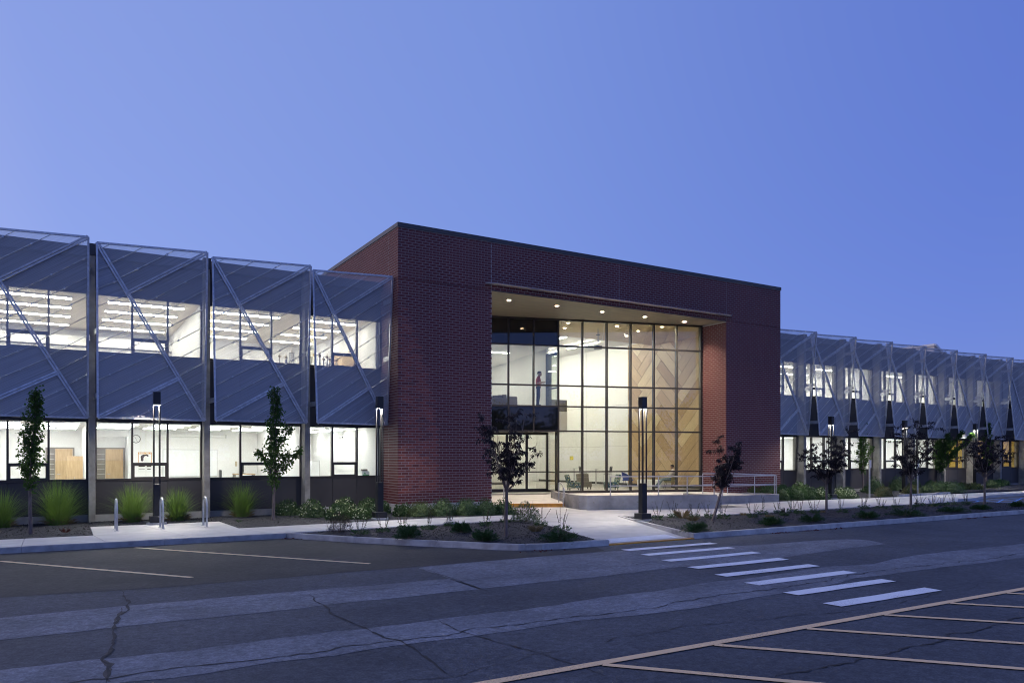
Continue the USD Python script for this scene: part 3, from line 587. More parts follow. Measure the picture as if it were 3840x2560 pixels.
# upper floor at the left with its end wall
slab1 = Polygon([tuple(cw_pt(7.78, .2, 0)[:2]), tuple(cw_pt(14.0, .2, 0)[:2]), (4.15, 19.0), (12.5, 19.0), (12.5, 10.0), (13.5, 10.0), (13.5, 8.0), (10.9, 8.0)])
part(ent, 'upper_floor', MB().poly(slab1, 3.55, 4.69), M['white_wall'])
part(ent, 'balcony_panel', MB().box(11.0, 13.5, 8.02, 8.06, 4.70, 5.35), M['door_frame'])
uw = MB(); a, b = np.array([10.28, 5.3]), np.array([12.3, 16.0]); d_ = (b - a) / np.linalg.norm(b - a); n_ = np.array([d_[1], -d_[0]])
uw.poly(Polygon([a, b, b + n_ * .15, a + n_ * .15]), 4.70, 9.3); part(ent, 'upper_wall', uw, M['white_wall'])
part(ent, 'upper_ceiling', MB().poly(Polygon([tuple(cw_pt(7.78, .2, 0)[:2]), tuple(cw_pt(14.0, .2, 0)[:2]), (4.15, 19), (12.4, 19), tuple(b), tuple(a)]), 7.66, 7.72), M['ceiling'])
for (x, y) in ((8.7, 7.4), (6.5, 8.6), (7.2, 11.5), (9.3, 11.2), (6.5, 14.5), (9.3, 15)):
    d = part(ent, 'ceiling_light', MB().box(x - .62, x + .62, y - .16, y + .16, 7.62, 7.655), M['white_plastic'])
    part(d, 'lens', MB().box(x - .6, x + .6, y - .14, y + .14, 7.605, 7.619), M['lens_up'])
part(ent, 'glass_door', MB().poly(Polygon([(10.13, 4.2), (10.17, 4.19), (10.3, 5.15), (10.26, 5.16)]), 4.75, 7.2), M['glass_lobby'])
part(ent, 'door_frame', MB().poly(Polygon([(10.26, 5.16), (10.5, 5.12), (10.52, 5.3), (10.28, 5.34)]), 4.70, 7.4).poly(Polygon([(10.1, 4.2), (10.18, 4.19), (10.31, 5.15), (10.23, 5.16)]), 7.2, 7.35).poly(Polygon([(10.1, 4.2), (10.18, 4.19), (10.31, 5.15), (10.23, 5.16)]), 5.55, 5.62), mat('blue_frame', (0.05, 0.07, 0.12), None, rough=.5))
# ground floor back: lit passage, wood doors
for (x, y) in ((6.0, 10.5), (8.5, 10.5), (6, 14), (9, 14), (11, 12), (6.5, 7.4), (9.2, 7.0)):
    d = part(ent, 'ceiling_light', MB().box(x - .62, x + .62, y - .12, y + .12, 3.52, 3.549), M['white_plastic'])
    part(d, 'lens', MB().box(x - .6, x + .6, y - .1, y + .1, 3.505, 3.519), M['lens_up'])
part(ent, 'wood_panel_wall', MB().box(6.0, 11.6, 15.6, 15.75, 0.36, 3.3), M['door_wood'])
part(ent, 'passage_wall', MB().box(11.62, 14.6, 15.6, 15.75, 0.36, 3.55), M['cream_wall'])
part(ent, 'base_board', MB().box(11.64, 14.6, 15.57, 15.598, 0.36, 0.52), M['base'])
# herringbone wood wall
WW, WL = 0.62, 2.48
rect = sbox(1.62, 0.5, 10.40, 9.2)
tiles = []
s2_ = math.sqrt(.5)
def tfm(x, y): return ((x - y) * s2_, (x + y) * s2_)
def tfm(x, y): return ((x - y) * s2_, (x + y) * s2_)
for s_ in range(-8, 9):
    for t_ in range(-30, 31):
        x0, y0 = (t_ + 4 * s_) * WW, (t_ - 4 * s_) * WW
        for P, vert in (([(x0, y0), (x0 + WL, y0), (x0 + WL, y0 + WW), (x0, y0 + WW)], False), ([(x0, y0 + WW), (x0 + WW, y0 + WW), (x0 + WW, y0 + WW + WL), (x0, y0 + WW + WL)], True)):
            R = Polygon([(6.0 + tfm(a, b)[0], 4.0 + tfm(a, b)[1]) for a, b in P]).buffer(-0.011, join_style=2).intersection(rect)
            if R.area > .01: tiles.append((R, vert))
part(ent, 'wood_wall_backing', MB().box(19.905, 19.925, 1.6, 10.4, 0.36, 9.2), M['base'])
for k, t in enumerate([(0.40, 0.27, 0.145), (0.54, 0.395, 0.235), (0.63, 0.49, 0.31), (0.47, 0.33, 0.19)]):
    for dn, rot in (('a', 45), ('b', -45)):
        M[f'wood{k}{dn}'] = usdkit.material(stage, f'/World/Looks/wood_board_{k}{dn}', {
            'g': ('geometry', {}), 'mp': ('mapping', {'rotation': (math.radians(rot), 0, 0), 'location': (k * 3.1, 0, 0)}), 'm2': ('mapping', {'scale': (1, 1.1, 26)}), 'n': ('noise_texture', {'scale': 1.3, 'detail': 6.0, 'distortion': 0.4}),
            'r': ('rgb_ramp', {'ramp': [(0.3, tuple(x * .86 for x in t)), (0.7, tuple(x * 1.08 for x in t))]}), 'p': ('principled_bsdf', {'roughness': 0.42})},
            [('g.position', 'mp.vector'), ('mp.vector', 'm2.vector'), ('m2.vector', 'n.vector'), ('n.fac', 'r.fac'), ('r.color', 'p.base_color')], surface='p.BSDF')
for R, vert in tiles:
    mb = MB()
    for g in getattr(R, 'geoms', [R]):
        m = trimesh.creation.extrude_polygon(g, .015, engine='earcut'); w = m.vertices
        mb.add(np.c_[19.90 - w[:, 2], w[:, 0], w[:, 1]], m.faces[:, ::-1] if False else m.faces)
    part(ent, 'wood_board', mb, M[f"wood{random.randrange(4)}{'a' if vert else 'b'}"])

# ---- landing, platform, ramp
plat = thing('entrance_platform', 'pale concrete landing with a raised wall and wheelchair ramp before the glass', 'platform')
lz = lambda x, y: float(np.clip(0.155 + (0.36 - 0.155) * (((np.array([x, y, 0]) - CP) @ CN + 5.6) / 4.2), 0.15, 0.357))
land = Polygon([(OX0, 0.42), (4.1, 0.4), (5.22, 0.92), (7.48, -0.28), (7.72, 0.2), (10.0, 3.9), tuple(cw_pt(7.8, DN + .2, 0)[:2]), tuple(cw_pt(14.0, DN + .2, 0)[:2])])
def ldz(x, y):
    p = np.array([x, y]); a, b = np.array([5.22, 0.92]), np.array([7.48, -0.28]); t = (b - a) / np.linalg.norm(b - a); n = np.array([-t[1], t[0]])
    return float(np.interp((p - a) @ n, [0.0, 3.6], [0.155, 0.357]))
part(plat, 'landing_slab', sloped(land, ldz, -0.2), M['concrete'])
step = MB(); a, b = np.array([4.12, 1.5]), np.array([7.5, -0.3]); t = (b - a) / np.linalg.norm(b - a); n = np.array([-t[1], t[0]])
step.poly(Polygon([a - n * .012, b - n * .012, b + n * .05, a + n * .05]), -0.02, 0.158); part(plat, 'yellow_step_edge', step, M['curb_yellow'])
pf = Polygon([(7.75, 0.25), (7.6, -1.2), (7.5, -1.85), (7.8, -2.15), (12.5, -4.05), (12.5, -2.0), (14.44, -2.0), (17.5, -2.0), (17.56, 0.0), (17.56, 1.7), tuple(cw_pt(7.75, .1, 0)[:2])])
part(plat, 'platform_slab', MB().poly(pf, -0.2, 0.358), M['concrete'])
WPL = [(8.35, 2.0), (7.62, -0.3), (7.32, -1.14), (7.18, -1.8), (7.32, -2.15), (7.75, -2.38), (8.37, -2.6), (12.49, -4.29)]
low = LineString(WPL).buffer(0.2, single_sided=True, join_style=2)
rw = MB().poly(low, -0.2, 0.56); part(plat, 'retaining_wall', rw, M['concrete_wall'])
cap = MB().poly(low.buffer(-.012), 0.56, 0.575); part(plat, 'wall_top', cap, M['concrete_wall'])
L = LineString(WPL)
tie = MB()
for s_ in np.arange(3.4, L.length - .2, .62):
    p = np.array(L.interpolate(s_).coords[0]); q = np.array(L.interpolate(s_ + .05).coords[0]); t = (q - p) / np.linalg.norm(q - p); nn = np.array([t[1], -t[0]])
    tie.tube([(*(p - nn * .01), .30), (*(p + nn * .004), .30)], .03, 10)
part(plat, 'tie_hole', tie, M['concrete_column'], kind='stuff')
part(plat, 'retaining_wall', MB().cbox(12.3, 12.5, -4.1, -2.45, -0.2, 0.57, .01), M['concrete_wall'])
part(plat, 'retaining_wall', MB().cbox(12.55, 18.6, -2.40, -2.2, -0.2, 0.375, .01), M['concrete_wall'])
part(plat, 'retaining_wall', MB().cbox(18.4, 18.6, -2.196, -0.35, -0.2, 0.372, .01), M['concrete_wall'])
part(plat, 'ramp_slab', sloped(Polygon([(12.55, -2.19), (18.39, -2.19), (18.39, -0.05), (12.55, -0.05)]), lambda x, y: float(np.interp(x, [13, 18.4], [0.365, 0.22])), -0.2), M['concrete'])
def rail(name, label, posts, ztop, zmids, base, bend=True, extra=None, group=None, r=0.024, over=(0, 0)):
    t = thing(name, label, 'handrail', (posts[0][0], posts[0][1], base(posts[0]) if callable(base) else base), group=group)
    P = [np.array(p, float) for p in posts]; bz = [(base(p) if callable(base) else base) for p in posts]; zt = ztop if np.ndim(ztop) else [ztop] * len(P)
    for p, z, q in zip(P, bz, zt): part(t, 'post', MB().tube([(p[0], p[1], z), (p[0], p[1], q - .02)], r, 10), M['steel'], smooth=40)
    part(t, 'top_rail', MB().tube([(p[0], p[1], q) for p, q in zip(P, zt)], r, 10), M['steel'], smooth=40)
    for f_ in zmids: part(t, 'middle_rail', MB().tube([(p[0], p[1], z + (q - z) * f_) for p, q, z in zip(P, zt, bz)], r * .9, 10), M['steel'], smooth=40)
    for p, z in zip(P, bz): part(t, 'base_flange', MB().cyl(p, .045, z, z + .012, 12), M['steel'])
    return t
def on_wall(px, ext=0):   # along the top of the front wall
    return px
g0, g1 = np.array([8.37, -2.5]), np.array([12.49, -4.19])
wt = lambda s_: tuple(g0 + (g1 - g0) * s_)
rail('guard_rail', 'long two bar galvanised guard rail on top of the front concrete wall', [wt(-.02), wt(.44), wt(.72), wt(.985)], 1.345, [0.5], 0.575)
rail('guard_rail', 'low galvanised rail on the ramp wall at the right brick pier', [(14.9, -2.3), (17.0, -2.3), (18.5, -2.3)], 1.27, [0.5], 0.375)
rail('guard_rail', 'galvanised rail along the inner side of the ramp below the right brick pier', [(15.2, -0.75), (17.0, -0.62), (18.5, -2.2)], [1.36, 1.34, 1.285], [0.5], lambda p: .3 if p[1] > -1 else .375)
def stair_rail(label, up, dn, zu, zd):
    t = thing('stair_rail', label, 'handrail', (up[0], up[1], zu)); up = np.array(up); dn = np.array(dn); d = (dn - up) / np.linalg.norm(dn - up)
    H = .88; q = lambda p, z: (p[0], p[1], z)
    pts = [q(up, zu), q(up, zu + H - .12), q(up + d * .03, zu + H - .04), q(up + d * .12, zu + H)]
    e = dn + d * .16
    pts += [q(up + d * .2, zu + H), q(dn, zd + H + .02), q(e - d * .04, zd + H - .1), q(e, zd + H - .18), q(e, zd + .48), q(e - d * .05, zd + .42), q(dn, zd + .42)]
    part(t, 'rail_tube', MB().tube(pts, .024, 10), M['steel'], smooth=50)
    part(t, 'post', MB().tube([q(dn, zd), q(dn, zd + H)], .024, 10), M['steel'], smooth=40)
stair_rail('bent galvanised stair rail at the right end of the yellow step', (7.5, .12), (7.36, -.42), .18, 0.0)
stair_rail('bent galvanised stair rail by the left brick pier behind the plum tree', (6.05, 2.35), (5.55, 1.3), .26, 0.2)
# ------------------------------------------------------------------ classroom wings
YW = 1.74                      # plane of the windows and panels
FY = 1.27                      # front of the concrete columns
M['sheet'] = usdkit.material(stage, '/World/Looks/perforated_sheet', {
    'g': ('geometry', {}), 'uv': ('attribute', {'attribute': 'st'}), 'mp': ('mapping', {'scale': (0.35, 60.0, 1.0)}), 'n': ('noise_texture', {'scale': 1.0, 'detail': 3.0}), 'n2': ('noise_texture', {'scale': 0.7, 'detail': 3.0}),
    'r': ('rgb_ramp', {'ramp': [(0.35, (0.46, 0.465, 0.48)), (0.65, (0.70, 0.705, 0.72))]}), 'b': ('bump', {'strength': 0.35, 'distance': 0.01}),
    'p': ('principled_bsdf', {'metallic': 0.45, 'roughness': 0.45}), 't': ('transparent_bsdf', {'color': (1, 1, 1)}), 'm': ('mix_closure', {'fac': SHEET})},
    [('uv.vector', 'mp.vector'), ('mp.vector', 'n.vector'), ('n.fac', 'r.fac'), ('r.color', 'p.base_color'), ('n.fac', 'b.height'), ('b.normal', 'p.normal'), ('t.BSDF', 'm.closure1'), ('p.BSDF', 'm.closure2')], surface='m.closure')
YO, YI, ZTOP, ZBOT = 0.41, 0.97, 9.08, 3.40
def tri_part(parent, name, pts, dirv, m):
    """one flat sheet; its texture runs along dirv"""
    P = np.array(pts, float); n = np.cross(P[1] - P[0], P[2] - P[0]); n /= np.linalg.norm(n); d = np.array(dirv) / np.linalg.norm(dirv); w = np.cross(n, d)
    uv = np.c_[P @ d, P @ w]
    top = '/'.join(str(parent.GetPath()).split('/')[:3]); v = P - LOC[top][0]
    o = usdkit.mesh(stage, str(parent.GetPath()) + '/' + numbered(parent.GetPath(), name), (v, np.array([[0, 1, 2]])), m, uv=uv); return o.GetPrim()
def sunscreen(parent, xl, xr, full=True):
    TL, TR, BR, BL = (np.array(p, float) for p in ((xl, YI, ZTOP), (xr, YO, ZTOP), (xr, YI, ZBOT), (xl, YO, ZBOT)))
    D1, D2 = TL + (BR - TL) * .27, TL + (BR - TL) * .75
    fr = MB(); w = .06
    for a, b in ((TL, TR), (TR, BR), (BR, BL), (BL, TL)): fr.bar(a, b, w, w, (0, 1, 0))
    dg = (BR - TL) / np.linalg.norm(BR - TL); sd = np.cross(dg, (0, 1, 0)); sd /= np.linalg.norm(sd)
    for s_ in (-.038, .038): fr.bar(TL + sd * s_, BR + sd * s_, .055, .055, (0, 1, 0))
    for a, b in ((D1, TR), (D2, BL)):
        m_ = (b - a) / np.linalg.norm(b - a); sd2 = np.cross(m_, (0, 1, 0)); sd2 /= np.linalg.norm(sd2)
        for s_ in (-.038, .038): fr.bar(a + sd2 * s_, b + sd2 * s_, .055, .055, (0, 1, 0))
    f = part(parent, 'sunscreen', fr, M['galv'])
    off = np.array([0, .034, 0])
    for pts, dv in (((TL, D1, TR), TR - D1), ((TR, D1, BR), TR - D1), ((TL, BL, D2), D2 - BL), ((BL, BR, D2), D2 - BL)):
        tri_part(f, 'perforated_sheet', [p + off for p in pts], dv, M['sheet'])
    # rods with clips, parallel to the cross bar, in each triangle
    def rods(A, B, Cc, dv, n, skip):
        """rods of direction dv across triangle A (free corner) B C (diagonal)"""
        nrm = np.cross(B - A, Cc - A); nrm /= np.linalg.norm(nrm); d = dv / np.linalg.norm(dv); wv = np.cross(nrm, d)
        T = np.array([A, B, Cc]); s_ = T @ wv; c0 = A @ wv
        for k in range(-30, 31):
            if k == 0: continue
            lev = c0 + k * .515
            if not (s_.min() + .1 < lev < s_.max() - .1): continue
            X = []
            for i in range(3):
                p, q, a, b = T[i], T[(i + 1) % 3], s_[i], s_[(i + 1) % 3]
                if (a - lev) * (b - lev) < 0: X.append(p + (q - p) * (lev - a) / (b - a))
            if len(X) == 2 and np.linalg.norm(X[1] - X[0]) > .25:
                o = np.array([0, -.02, 0]); mb = MB().tube([X[0] + o, X[1] + o], .0125, 5)
                ln = np.linalg.norm(X[1] - X[0]); r_ = random.random() * .5
                for t in np.arange(.3 + r_, ln, 1.05):
                    c = X[0] + (X[1] - X[0]) * t / ln + o; mb.box(c[0] - .022, c[0] + .022, c[1] - .02, c[1] + .02, c[2] - .03, c[2] + .03)
                part(f, 'rod', mb, M['galv'])
    rods(TR, TL, BR, TR - D1, 10, 0); rods(BL, TL, BR, D2 - BL, 10, 0)
    return f
def win(parent, x0, x1, z0, z1, warm=None, lit='glass'):
    """three lights, the middle one with a small opening sash below; frame, sash and panes"""
    W = .085; y0, y1 = YW - .02, YW + .12; n = (x1 - x0) / 3; zt = z0 + .50 * (1.87 / (z1 - z0)) ** 0 * (z1 - z0) / 1.87
    fr = MB().box(x0, x1, y0, y1, z0 - .08, z0).box(x0, x1, y0, y1, z1, z1 + .09)
    fr.box(x0, x0 + W * .6, y0, y1, z0, z1).box(x1 - W * .6, x1, y0, y1, z0, z1)
    xa, xb = x0 + n, x0 + 2 * n
    fr.box(xa - .032, xa + .032, y0, y1, z0, z1).box(xb - .032, xb + .032, y0, y1, z0, z1)
    fr.box(xa + .032, xb - .032, y0, y1, zt - .03, zt + .03)
    f = part(parent, 'window_frame', fr, M['bronze'])
    sa = MB(); s0, s1 = xa + .033, xb - .033
    sa.box(s0, s1, y0 + .012, y1 - .02, z0, z0 + .05).box(s0, s1, y0 + .012, y1 - .02, zt - .078, zt - .03).box(s0, s0 + .045, y0 + .012, y1 - .02, z0 + .05, zt - .078).box(s1 - .045, s1, y0 + .012, y1 - .02, z0 + .05, zt - .078)
    part(f, 'sash', sa, M['bronze'])
    for a, b, c, d in ((x0 + .04, xa - .02, z0 - .01, z1 + .01), (xb + .02, x1 - .04, z0 - .01, z1 + .01), (xa + .02, xb - .02, zt + .02, z1 + .01), (s0 + .03, s1 - .03, z0 + .04, zt - .06)):
        part(f, 'pane', MB().box(a, b, YW + .045, YW + .057, c, d), M[lit])
def wing(t, xs, right=False, screens=(), lit=None, y_back=11.0, up_h=7.64, first_col=True, last_col=True):
    """bays between the column lines xs"""
    X0, X1 = xs[0], xs[-1]
    for i, x in enumerate(xs):
        if (i == 0 and not first_col) or (i == len(xs) - 1 and not last_col): continue
        part(t, 'concrete_column', MB().cbox(x - .1, x + .1, FY, YW + .3, -0.2, 8.72, .012), M['concrete_column'])
        part(t, 'column_cap', MB().box(x - .125, x + .125, FY - .03, YW + .3, 8.724, 9.10), M['coping'])
    for i in range(len(xs) - 1):
        a = xs[i] + (.104 if (i > 0 or first_col) else .0); b = xs[i + 1] - (.104 if (i < len(xs) - 2 or last_col) else .0); n = (b - a) / 3
        for k in range(3):
            l, r_ = a + n * k + .005, a + n * (k + 1) - .005
            part(t, 'lower_panel', MB().cbox(l, r_, YW + .005, YW + .06, .235, 1.325, .004), M['panel'])
            part(t, 'spandrel_panel', MB().cbox(l, r_, YW + .005, YW + .06, 3.40, 5.565, .004), M['panel'])
            part(t, 'upper_panel', MB().cbox(l, r_, YW + .005, YW + .06, 7.625, 8.70, .004), M['panel'])
        win(t, a, b, 1.415, 3.30); win(t, a, b, 5.655, 7.53)
        part(t, 'plinth', MB().cbox(a, b, YW + .0, YW + .3, -.2, .228, .008), M['concrete_wall'])
        part(t, 'parapet_coping', MB().cbox(a, b, YW - .2, YW + .3, 8.74, 9.08, .01), M['coping'])
    for (xl, xr) in screens: sunscreen(t, xl, xr)
    # brackets from the columns to the screens
    for i, x in enumerate(xs):
        for (xl, xr) in screens:
            if abs(xr - x) < .3:
                part(t, 'bracket', MB().bar((x - .06, FY - .002, 5.98), (xr + .02, YO + .3, 5.98), .02, .17), M['galv']); part(t, 'bracket', MB().bar((x - .05, FY + .04, 8.2), (xr + .015, YO + .14, 8.2), .02, .17), M['galv'])
            if abs(xl - x) < .3:
                part(t, 'bracket', MB().bar((x + .06, FY - .002, 4.1), (xl - .02, YO + .12, 4.1), .02, .17), M['galv']); part(t, 'bracket', MB().bar((x + .05, FY + .04, 6.2), (xl - .015, YI - .25, 6.2), .02, .17), M['galv'])
    # backing walls, floors, roof
    bk = MB()
    bk.box(X0, X1, YW + .065, YW + .16, .0, 1.33).box(X0, X1, YW + .065, YW + .16, 3.395, 5.57).box(X0, X1, YW + .065, YW + .16, 7.622, 8.74)
    part(t, 'outer_wall', bk, M['dark_metal'])
    part(t, 'wall_lining', MB().box(X0, X1, YW + .162, YW + .2, .36, 1.40).box(X0, X1, YW + .162, YW + .2, 4.7, 5.64).box(X0, X1, YW + .162, YW + .2, 7.54, up_h), M['white_wall'])
    part(t, 'ground_floor', MB().box(X0, X1, YW + .2, y_back, .2, .36), M['floor_in'])
    part(t, 'middle_floor', MB().box(X0, X1, YW + .2, y_back, 3.46, 4.6), M['floor_in'])
    part(t, 'ceiling', MB().box(X0, X1, YW + .2, y_back, 3.36, 3.455), M['ceiling'])
    part(t, 'upper_ceiling', MB().box(X0, X1, YW + .2, y_back, up_h, up_h + .08), M['ceiling_warm' if not right else 'ceiling'])
    part(t, 'roof', MB().box(X0, X1, YW + .17, y_back + .4, 8.6, 8.73), M['coping'])
    part(t, 'back_wall', MB().box(X0, X1, y_back, y_back + .2, .2, 8.6), M['white_wall'])
def rows(t, x0, x1, ys, z, m, n=2, w=.09):
    ln = (x1 - x0) / n
    for y in ys:
        for k in range(n):
            a, b = x0 + ln * k + ln * .14, x0 + ln * (k + 1) - ln * .14
            d = part(t, 'ceiling_light', MB().box(a, b, y - w - .02, y + w + .02, z - .05, z - .002), M['white_plastic'])
            part(d, 'lens', MB().box(a + .02, b - .02, y - w, y + w, z - .072, z - .052), M[m])
LX = [-17.22, -13.69, -10.16, -6.63, -3.10, -0.02]
lw = thing('classroom_wing', 'classroom wing left of the brick block with folded mesh screens over lit windows', 'building', (-8.6, 6, 0))
wing(lw, LX, screens=[(-13.56, -10.29), (-10.03, -6.76), (-6.50, -3.22), (-2.99, -0.06)], last_col=False)
part(lw, 'end_wall', MB().box(-17.4, -17.22, YW, 11.2, 0, 8.7), M['panel'])
# rooms: partitions
pw = lambda x, z0, z1, ya=YW + .2, yb=11.0: part(lw, 'partition', MB().box(x - .06, x + .06, ya, yb, z0, z1), M['white_wall'])
pw(-10.16, .36, 3.36); pw(-3.10, .36, 3.36); pw(-6.63, 4.6, 7.64)
part(lw, 'partition', MB().box(-.16, -.02, YW + .2, 11, 4.6, 7.64).box(-.16, -.02, YW + .2, 11, .36, 3.36), M['white_wall'])
for a, b in ((-17.2, -13.7), (-13.7, -10.2), (-10.1, -6.63), (-6.63, -3.16), (-3.0, -.2)):
    rows(lw, a, b, (3.4, 5.3, 7.3, 9.4), 3.36, 'lens', 2 if b - a > 3 else 2)
    rows(lw, a, b, (3.2, 5.1, 7.1, 9.3), 7.64, 'lens_up', 1, .15)
# bulkhead and duct at the back of the upper rooms
part(lw, 'bulkhead', MB().box(-17.2, -6.7, 10.2, 10.99, 6.9, 7.3).box(-17.2, -6.7, 10.4, 10.99, 6.6, 6.85), M['white_wall'])
# door recess in the ground floor classroom
part(lw, 'recess_wall', MB().box(-8.52, -3.17, 9.3, 10.99, .36, 3.36), M['white_wall'])
part(lw, 'bulkhead', MB().box(-10.09, -8.53, 9.3, 9.4, 3.02, 3.36), M['white_wall'])
def inside_door(t, x0, x1, y, light=True, open_=0):
    f = part(t, 'door_casing', MB().box(x0 - .06, x0, y - .05, y + .02, .36, 2.56).box(x1, x1 + .06, y - .05, y + .02, .36, 2.56).box(x0, x1, y - .05, y + .02, 2.50, 2.56), M['door_frame'])
    xs_ = x0 + (x1 - x0) * .3 if light else x0
    if light: 
        part(f, 'side_light', MB().box(x0, xs_, y - .02, y - .01, .4, 2.5), M['door_frame'])
        for k in range(9): part(f, 'glazing_bar', MB().box(x0, xs_ - .02, y - .035, y - .022, .52 + k * .22, .535 + k * .22), M['white_plastic'])
    part(f, 'door_leaf', MB().box(xs_ + .01, x1 - .01, y - .035, y - .005, .37, 2.495), M['door_wood'])
    part(f, 'door_handle', MB().tube([(xs_ + .09, y - .04, 1.4), (xs_ + .09, y - .09, 1.4), (xs_ + .2, y - .09, 1.4)], .014, 6), M['steel'])
inside_door(lw, -9.62, -8.60, 10.98)
inside_door(lw, -11.5, -10.55, 10.98)
rwg = thing('classroom_wing', 'long classroom wing receding right of the brick block behind overlapping folded screens', 'building', (40, 6, 0))
RX = [21.68] + [25.21 + 3.53 * i for i in range(9)]
wing(rwg, RX, right=True, screens=[(21.81, 25.08)] + [(25.34 + 3.53 * i, 28.61 + 3.53 * i) for i in range(8)], first_col=False)
M['yellow_wall'] = mat('yellow_wall', (0.62, 0.42, 0.08), (0.65, 0.45, 0.09), 1, .8)
M['orange_wall'] = mat('orange_wall', (0.5, 0.16, 0.05), (0.54, 0.18, 0.06), 1, .8)
def part_r(x, z0, z1, m): part(rwg, 'partition', MB().box(x - .06, x + .06, YW + .2, 11.0, z0, z1), M[m])
part_r(28.74, .36, 3.36, 'white_wall'); part_r(32.27, .36, 3.36, 'white_wall'); part_r(39.33, .36, 3.36, 'white_wall'); part_r(42.86, .36, 3.36, 'yellow_wall'); part_r(46.39, .36, 3.36, 'yellow_wall'); part_r(49.9, .36, 3.36, 'yellow_wall')
part_r(32.27, 4.6, 7.64, 'white_wall'); part_r(39.33, 4.6, 7.64, 'white_wall'); part_r(46.39, 4.6, 7.64, 'white_wall')
part(rwg, 'orange_panel', MB().box(39.5, 53.4, 10.9, 10.98, .36, 3.3), M['orange_wall'])
part(rwg, 'end_wall', MB().box(53.46, 53.6, YW, 11.2, 0, 8.7).box(21.62, 21.68, YW + .2, 11, .3, 8.6), M['white_wall'])
for i in range(len(RX) - 1):
    a, b = RX[i] + .1, RX[i + 1] - .1
    if i < 6: rows(rwg, a, b, (3.6, 6.2, 9.0), 7.64, 'lens_up', 1, .15)
    rows(rwg, a, b, (3.6, 6.2, 9.0), 3.36, 'lens', 1, .09 if i < 5 else .05)
unit = thing('roof_unit', 'pale rooftop plant enclosure showing above the far right wing', 'roof unit', (61.5, 17, 8.7))
part(unit, 'casing', MB().add([(60.24, 14, 8.7), (64, 14, 8.7), (64, 20, 8.7), (60.24, 20, 8.7), (60.24, 14, 12.7), (64, 14, 10.6), (64, 20, 10.6), (60.24, 20, 12.7)], [(0, 1, 5, 4), (1, 2, 6, 5), (2, 3, 7, 6), (3, 0, 4, 7), (4, 5, 6, 7), (3, 2, 1, 0)]), mat('unit_white', (.6, .6, .6), (.66, .66, .66), 1, .6))
part(unit, 'cap', MB().bar((60.2, 13.9, 12.8), (60.2, 20, 12.8), .2, .2).bar((60.2, 13.9, 12.8), (64, 13.9, 10.7), .2, .2, (0, 1, 0)), M['white_plastic'])
# ------------------------------------------------------------------ planting
def rotz(v, a): c, s = math.cos(a), math.sin(a); return np.array([v[0] * c - v[1] * s, v[0] * s + v[1] * c, v[2]])
def leaves(mb, P, D, L, W, r, fold=.25, droop=0.0):
    """leaf-sized folded blades at points P pointing along D (n x 3), lengths L, widths W"""
    n = len(P); D = D / (np.linalg.norm(D, axis=1)[:, None] + 1e-9)
    U = r.normal(size=(n, 3)); S = np.cross(D, U); S /= np.linalg.norm(S, axis=1)[:, None] + 1e-9; N = np.cross(S, D)
    L = np.broadcast_to(L, (n,))[:, None]; W = np.broadcast_to(W, (n,))[:, None]
    mid = P + D * L * .5; tip = P + D * L + np.array([0, 0, -1]) * droop * L
    v = np.stack([P, mid + S * W * .5 + N * W * fold, tip, mid - S * W * .5 + N * W * fold], 1).reshape(-1, 3)
    o = np.arange(n)[:, None] * 4
    mb.add(v, np.vstack([o + [0, 1, 2], o + [0, 2, 3]])); return mb
GREEN = [(0, (0.050, 0.095, 0.028)), (0.35, (0.085, 0.155, 0.042)), (0.7, (0.125, 0.205, 0.055)), (1.0, (0.19, 0.27, 0.08))]
PLUM = [(0, (0.014, 0.009, 0.012)), (0.5, (0.024, 0.013, 0.017)), (0.85, (0.036, 0.018, 0.022)), (1.0, (0.055, 0.030, 0.028))]
M['leaf_green'] = leaf('leaf_green', GREEN, trans=.5)
M['leaf_plum'] = leaf('leaf_plum', PLUM, trans=.15, rough=.45, spec=.4)
M['leaf_box'] = leaf('leaf_boxwood', [(0, (0.054, 0.105, 0.036)), (0.5, (0.100, 0.177, 0.051)), (1, (0.173, 0.263, 0.081))], trans=.2)
M['leaf_box_warm'] = leaf('leaf_boxwood_warm', [(0, (0.078, 0.094, 0.031)), (0.5, (0.133, 0.156, 0.047)), (1, (0.218, 0.218, 0.094))], trans=.2)
M['leaf_jun'] = leaf('leaf_juniper', [(0, (0.027, 0.068, 0.020)), (0.5, (0.057, 0.126, 0.030)), (1, (0.119, 0.211, 0.051))], trans=.15)
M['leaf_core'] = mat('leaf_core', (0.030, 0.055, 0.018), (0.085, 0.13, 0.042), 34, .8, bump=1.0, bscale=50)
M['leaf_rose'] = leaf('leaf_rose', [(0, (0.049, 0.089, 0.032)), (0.5, (0.097, 0.154, 0.052)), (1, (0.186, 0.203, 0.089))], trans=.25)
M['leaf_stalk'] = leaf('leaf_stalk', [(0, (0.055, 0.101, 0.044)), (0.6, (0.094, 0.164, 0.070)), (1, (0.156, 0.219, 0.094))], trans=.25)
M['leaf_sage'] = leaf('leaf_sage', [(0, (0.083, 0.118, 0.062)), (0.6, (0.138, 0.179, 0.090)), (1, (0.221, 0.235, 0.124))], trans=.25)
M['leaf_tan'] = leaf('leaf_tan', [(0, (0.12, 0.11, 0.055)), (0.6, (0.17, 0.155, 0.08)), (1, (0.24, 0.22, 0.12))], trans=.25)
M['grass_green'] = leaf('grass_blade', [(0, (0.169, 0.251, 0.069)), (0.4, (0.284, 0.375, 0.115)), (0.75, (0.431, 0.477, 0.193)), (1, (0.725, 0.658, 0.342))], trans=.35)
M['grass_dry'] = leaf('grass_dry', [(0, (0.20, 0.15, 0.08)), (0.6, (0.32, 0.25, 0.13)), (1, (0.45, 0.37, 0.2))], trans=.3)
